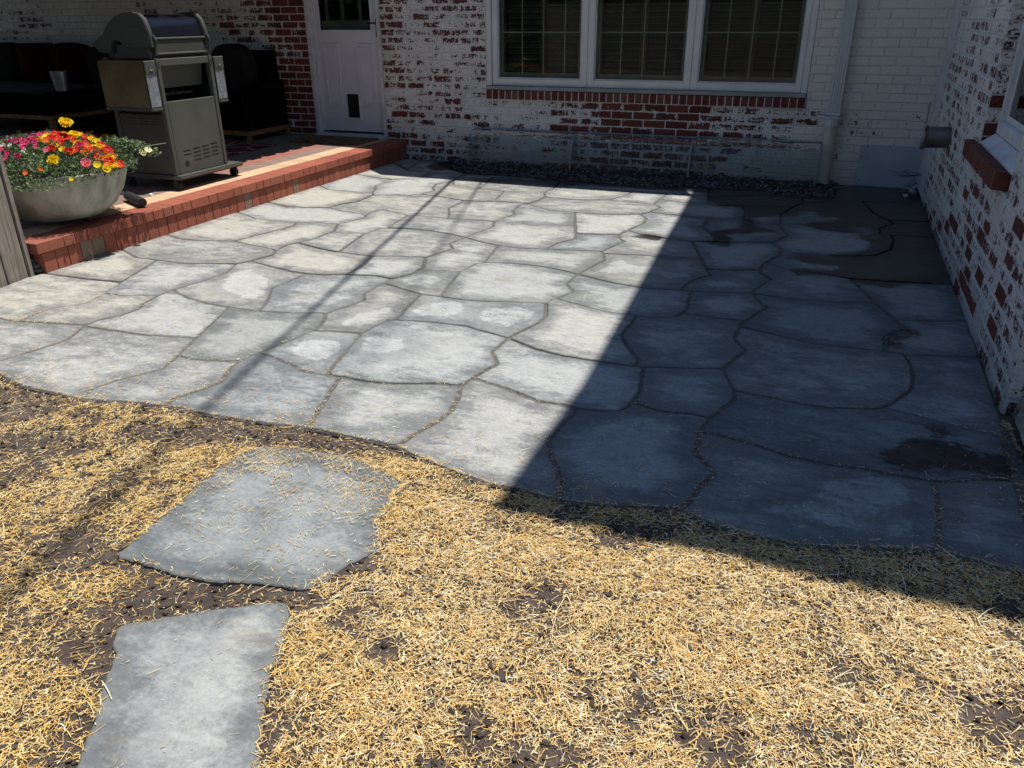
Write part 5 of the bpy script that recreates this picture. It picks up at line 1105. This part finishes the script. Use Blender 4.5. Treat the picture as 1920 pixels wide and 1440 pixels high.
# ------------------------------------------------------------------ porch furniture
def cushion(mbn, x0, x1, y0, y1, z0, z1, m, parent):
    bm = bmesh.new(); bmesh.ops.create_cube(bm, size=1); bmesh.ops.subdivide_edges(bm, edges=bm.edges[:], cuts=4, use_grid_fill=True)
    for v in bm.verts:
        c = v.co*2; f = 1-.10*(abs(c.x)**4*abs(c.z)**2+abs(c.z)**4*abs(c.x)**2)
        v.co = Vector(((x0+x1)/2+(x1-x0)/2*c.x*f, (y0+y1)/2+(y1-y0)/2*c.y*(1-.35*max(abs(c.x), abs(c.z))**3), (z0+z1)/2+(z1-z0)/2*c.z*f+.01*sin(c.x*3+x0*7)))
    return obj(mbn, MB().bm(bm), m, parent, 'all')
sofa = thing('outdoor_sofa', 'dark wicker sofa with dark red back cushions in the shaded porch', 'sofa', (-9.4, 8.0, TZ))
obj('wicker_base', MB().box(-11.4, -7.6, 7.45, 8.38, TZ+.14, TZ+.42, .02), M['wicker'], sofa)
obj('backrest', MB().box(-11.4, -7.6, 8.25, 8.40, TZ+.42, TZ+.90, .02), M['wicker'], sofa)
for k in range(4): x0 = -11.3+.92*k; cushion('seat_cushion', x0, x0+.9, 7.5, 8.1, TZ+.42, TZ+.56, M['wicker'], sofa)
for k, mm in enumerate(('cushred', 'cushgrey', 'cushred', 'cushred', 'cushgrey', 'cushred')):
    x0 = -11.3+.6*k; cushion('back_cushion', x0, x0+.62, 7.95, 8.22, TZ+.52, TZ+1.0+random.uniform(-.03, .04), M[mm], sofa)
for x_ in (-11.35, -7.7): obj('leg', MB().box(x_, x_+.06, 7.5, 7.56, TZ, TZ+.14), M['teak'], sofa)
tb = thing('coffee_table', 'low dark coffee table on a light wooden frame in the porch', 'table', (-9.7, 7.1, TZ))
c0 = PZ(97, 226, TZ+.12); tx1, ty0 = c0[0], min(c0[1], 7.1)
tx1 = PY(97, 226, 6.6)[0]; ty0 = 6.6; zt0 = PY(97, 226, 6.6)[2]
ztop = PY(88, 172, 6.6)[2]
tx0, ty1 = tx1-2.2, ty0+1.0
obj('table_top', MB().box(tx0, tx1, ty0, ty1, ztop-.03, ztop, .004), M['ttop'], tb); obj('wicker_body', MB().box(tx0+.02, tx1-.02, ty0+.02, ty1-.02, zt0+.046, ztop-.031), M['wicker'], tb)
obj('frame_rail', MB().box(tx0, tx1, ty0, ty0+.045, zt0, zt0+.045, .003).box(tx1-.045, tx1, ty0+.046, ty1, zt0, zt0+.045, .003), M['teak'], tb)
for x_, y_ in ((tx1-.06, ty0+.002), (tx1-.06, ty1-.06), (tx0, ty0+.002), (tx0, ty1-.06)): obj('leg', MB().box(x_, x_+.055, y_, y_+.055, TZ, zt0-.001), M['teak'], tb)
bp = PZ(103, 172, ztop+.0)
bk = thing('tin_bucket', 'small galvanised tin bucket standing on the dark coffee table', 'bucket', (bp[0], bp[1]+.1, ztop))
obj('pail', MB().lathe([(0, .001), (.06, .001), (.088, .20), (.093, .203), (.083, .198), (.055, .01)], (bp[0], bp[1]+.1, ztop), 28), M['zinc'], bk, True)
ac = thing('wicker_armchair', 'dark wicker armchair on wooden legs behind the grill against the brick wall', 'armchair', (-7.2, 8.0, TZ))
axr = PY(481, 240, 7.75)[0]
for x_ in (axr-.08, axr-.9): obj('arm_shell', MB().box(x_, x_+.08, 7.62, 8.38, TZ+.12, TZ+.62, .02), M['wicker'], ac)
obj('backrest', MB().prism_y([(axr-.82, TZ+.2), (axr-.08, TZ+.2), (axr-.08, TZ+.95), (axr-.82, TZ+.95)], 8.22, 8.38), M['wicker'], ac)
obj('seat', MB().box(axr-.82, axr-.08, 7.66, 8.22, TZ+.12, TZ+.42, .02), M['wicker'], ac)
cushion('back_cushion', axr-.78, axr-.22, 8.02, 8.22, TZ+.44, TZ+1.02, M['cushgrey'], ac)
obj('frame_rail', MB().box(axr-.9, axr+.01, 7.60, 7.64, TZ+.07, TZ+.118, .003).box(axr-.03, axr+.01, 7.645, 8.38, TZ+.07, TZ+.118, .003), M['teak'], ac)
for x_ in (axr-.04, axr-.88):
    for y_ in (7.6, 8.33): obj('leg', MB().box(x_, x_+.045, y_, y_+.045, TZ, TZ+.069), M['teak'], ac)
rg = obj('rug', MB().box(-9.0, -5.80, 5.6, 7.55, TZ+.001, TZ+.008), M['rug']); tag(rg, 'dark red patterned outdoor rug on the terrace behind the grill', 'rug')
dm_ = obj('doormat', MB().box(-5.82, -4.92, 7.80, 8.30, TZ+.001, TZ+.016, .003), M['coir']); tag(dm_, 'brown coir doormat in front of the white door', 'doormat')

# ------------------------------------------------------------------ overhead wires (their shadows cross the patio)
for k, (a, b, h, h2, r_) in enumerate(((PZ(847, 339), PZ(375, 775), 4.2, 8.0, .017), (PZ(900, 345), PZ(725, 620), 4.6, 14.0, .010))):
    A_, B_ = Vector(a), Vector(b); dd = (B_-A_); K = Vector((KX, KY, 1)); g_ = (h2-h); p0 = A_-dd*.10+K*(h-.1*g_); p1 = B_+dd*1.6+K*(h2+1.6*g_*.8)
    pts = [p0.lerp(p1, t/12) for t in range(13)]
    o = obj('overhead_wire', MB().tube(pts, r_, 8), M['cable'], smooth=True)
    tag(o, 'thick overhead service cable whose dark shadow crosses the patio' if k == 0 else 'thin overhead cable throwing the fainter shadow on the patio', 'cable', 'overhead cables')

# ------------------------------------------------------------------ yard behind the viewer (unseen, added to keep bright sky out of the glass)
bf = thing('added_yard_fence', 'unseen tall board fence added behind the viewer for the window reflections', 'fence', (0, -9, -.05))
for k in range(60): x_ = -9+.3*k; obj('board', MB().box(x_, x_+.29, -9.03, -9.0, -.05, 1.85), M['fence'], bf)
nh = 5200; C = np.column_stack([rng.uniform(-34, 12, nh), rng.uniform(-13, -10, nh), rng.uniform(.2, 6.5, nh)]); 
o = blobs('added_tree_belt', C, .25+.35*rng.random(nh), M['hedge'], .5); tag(o, 'unseen belt of trees added behind the viewer to darken the window reflections', 'trees', kind='stuff')
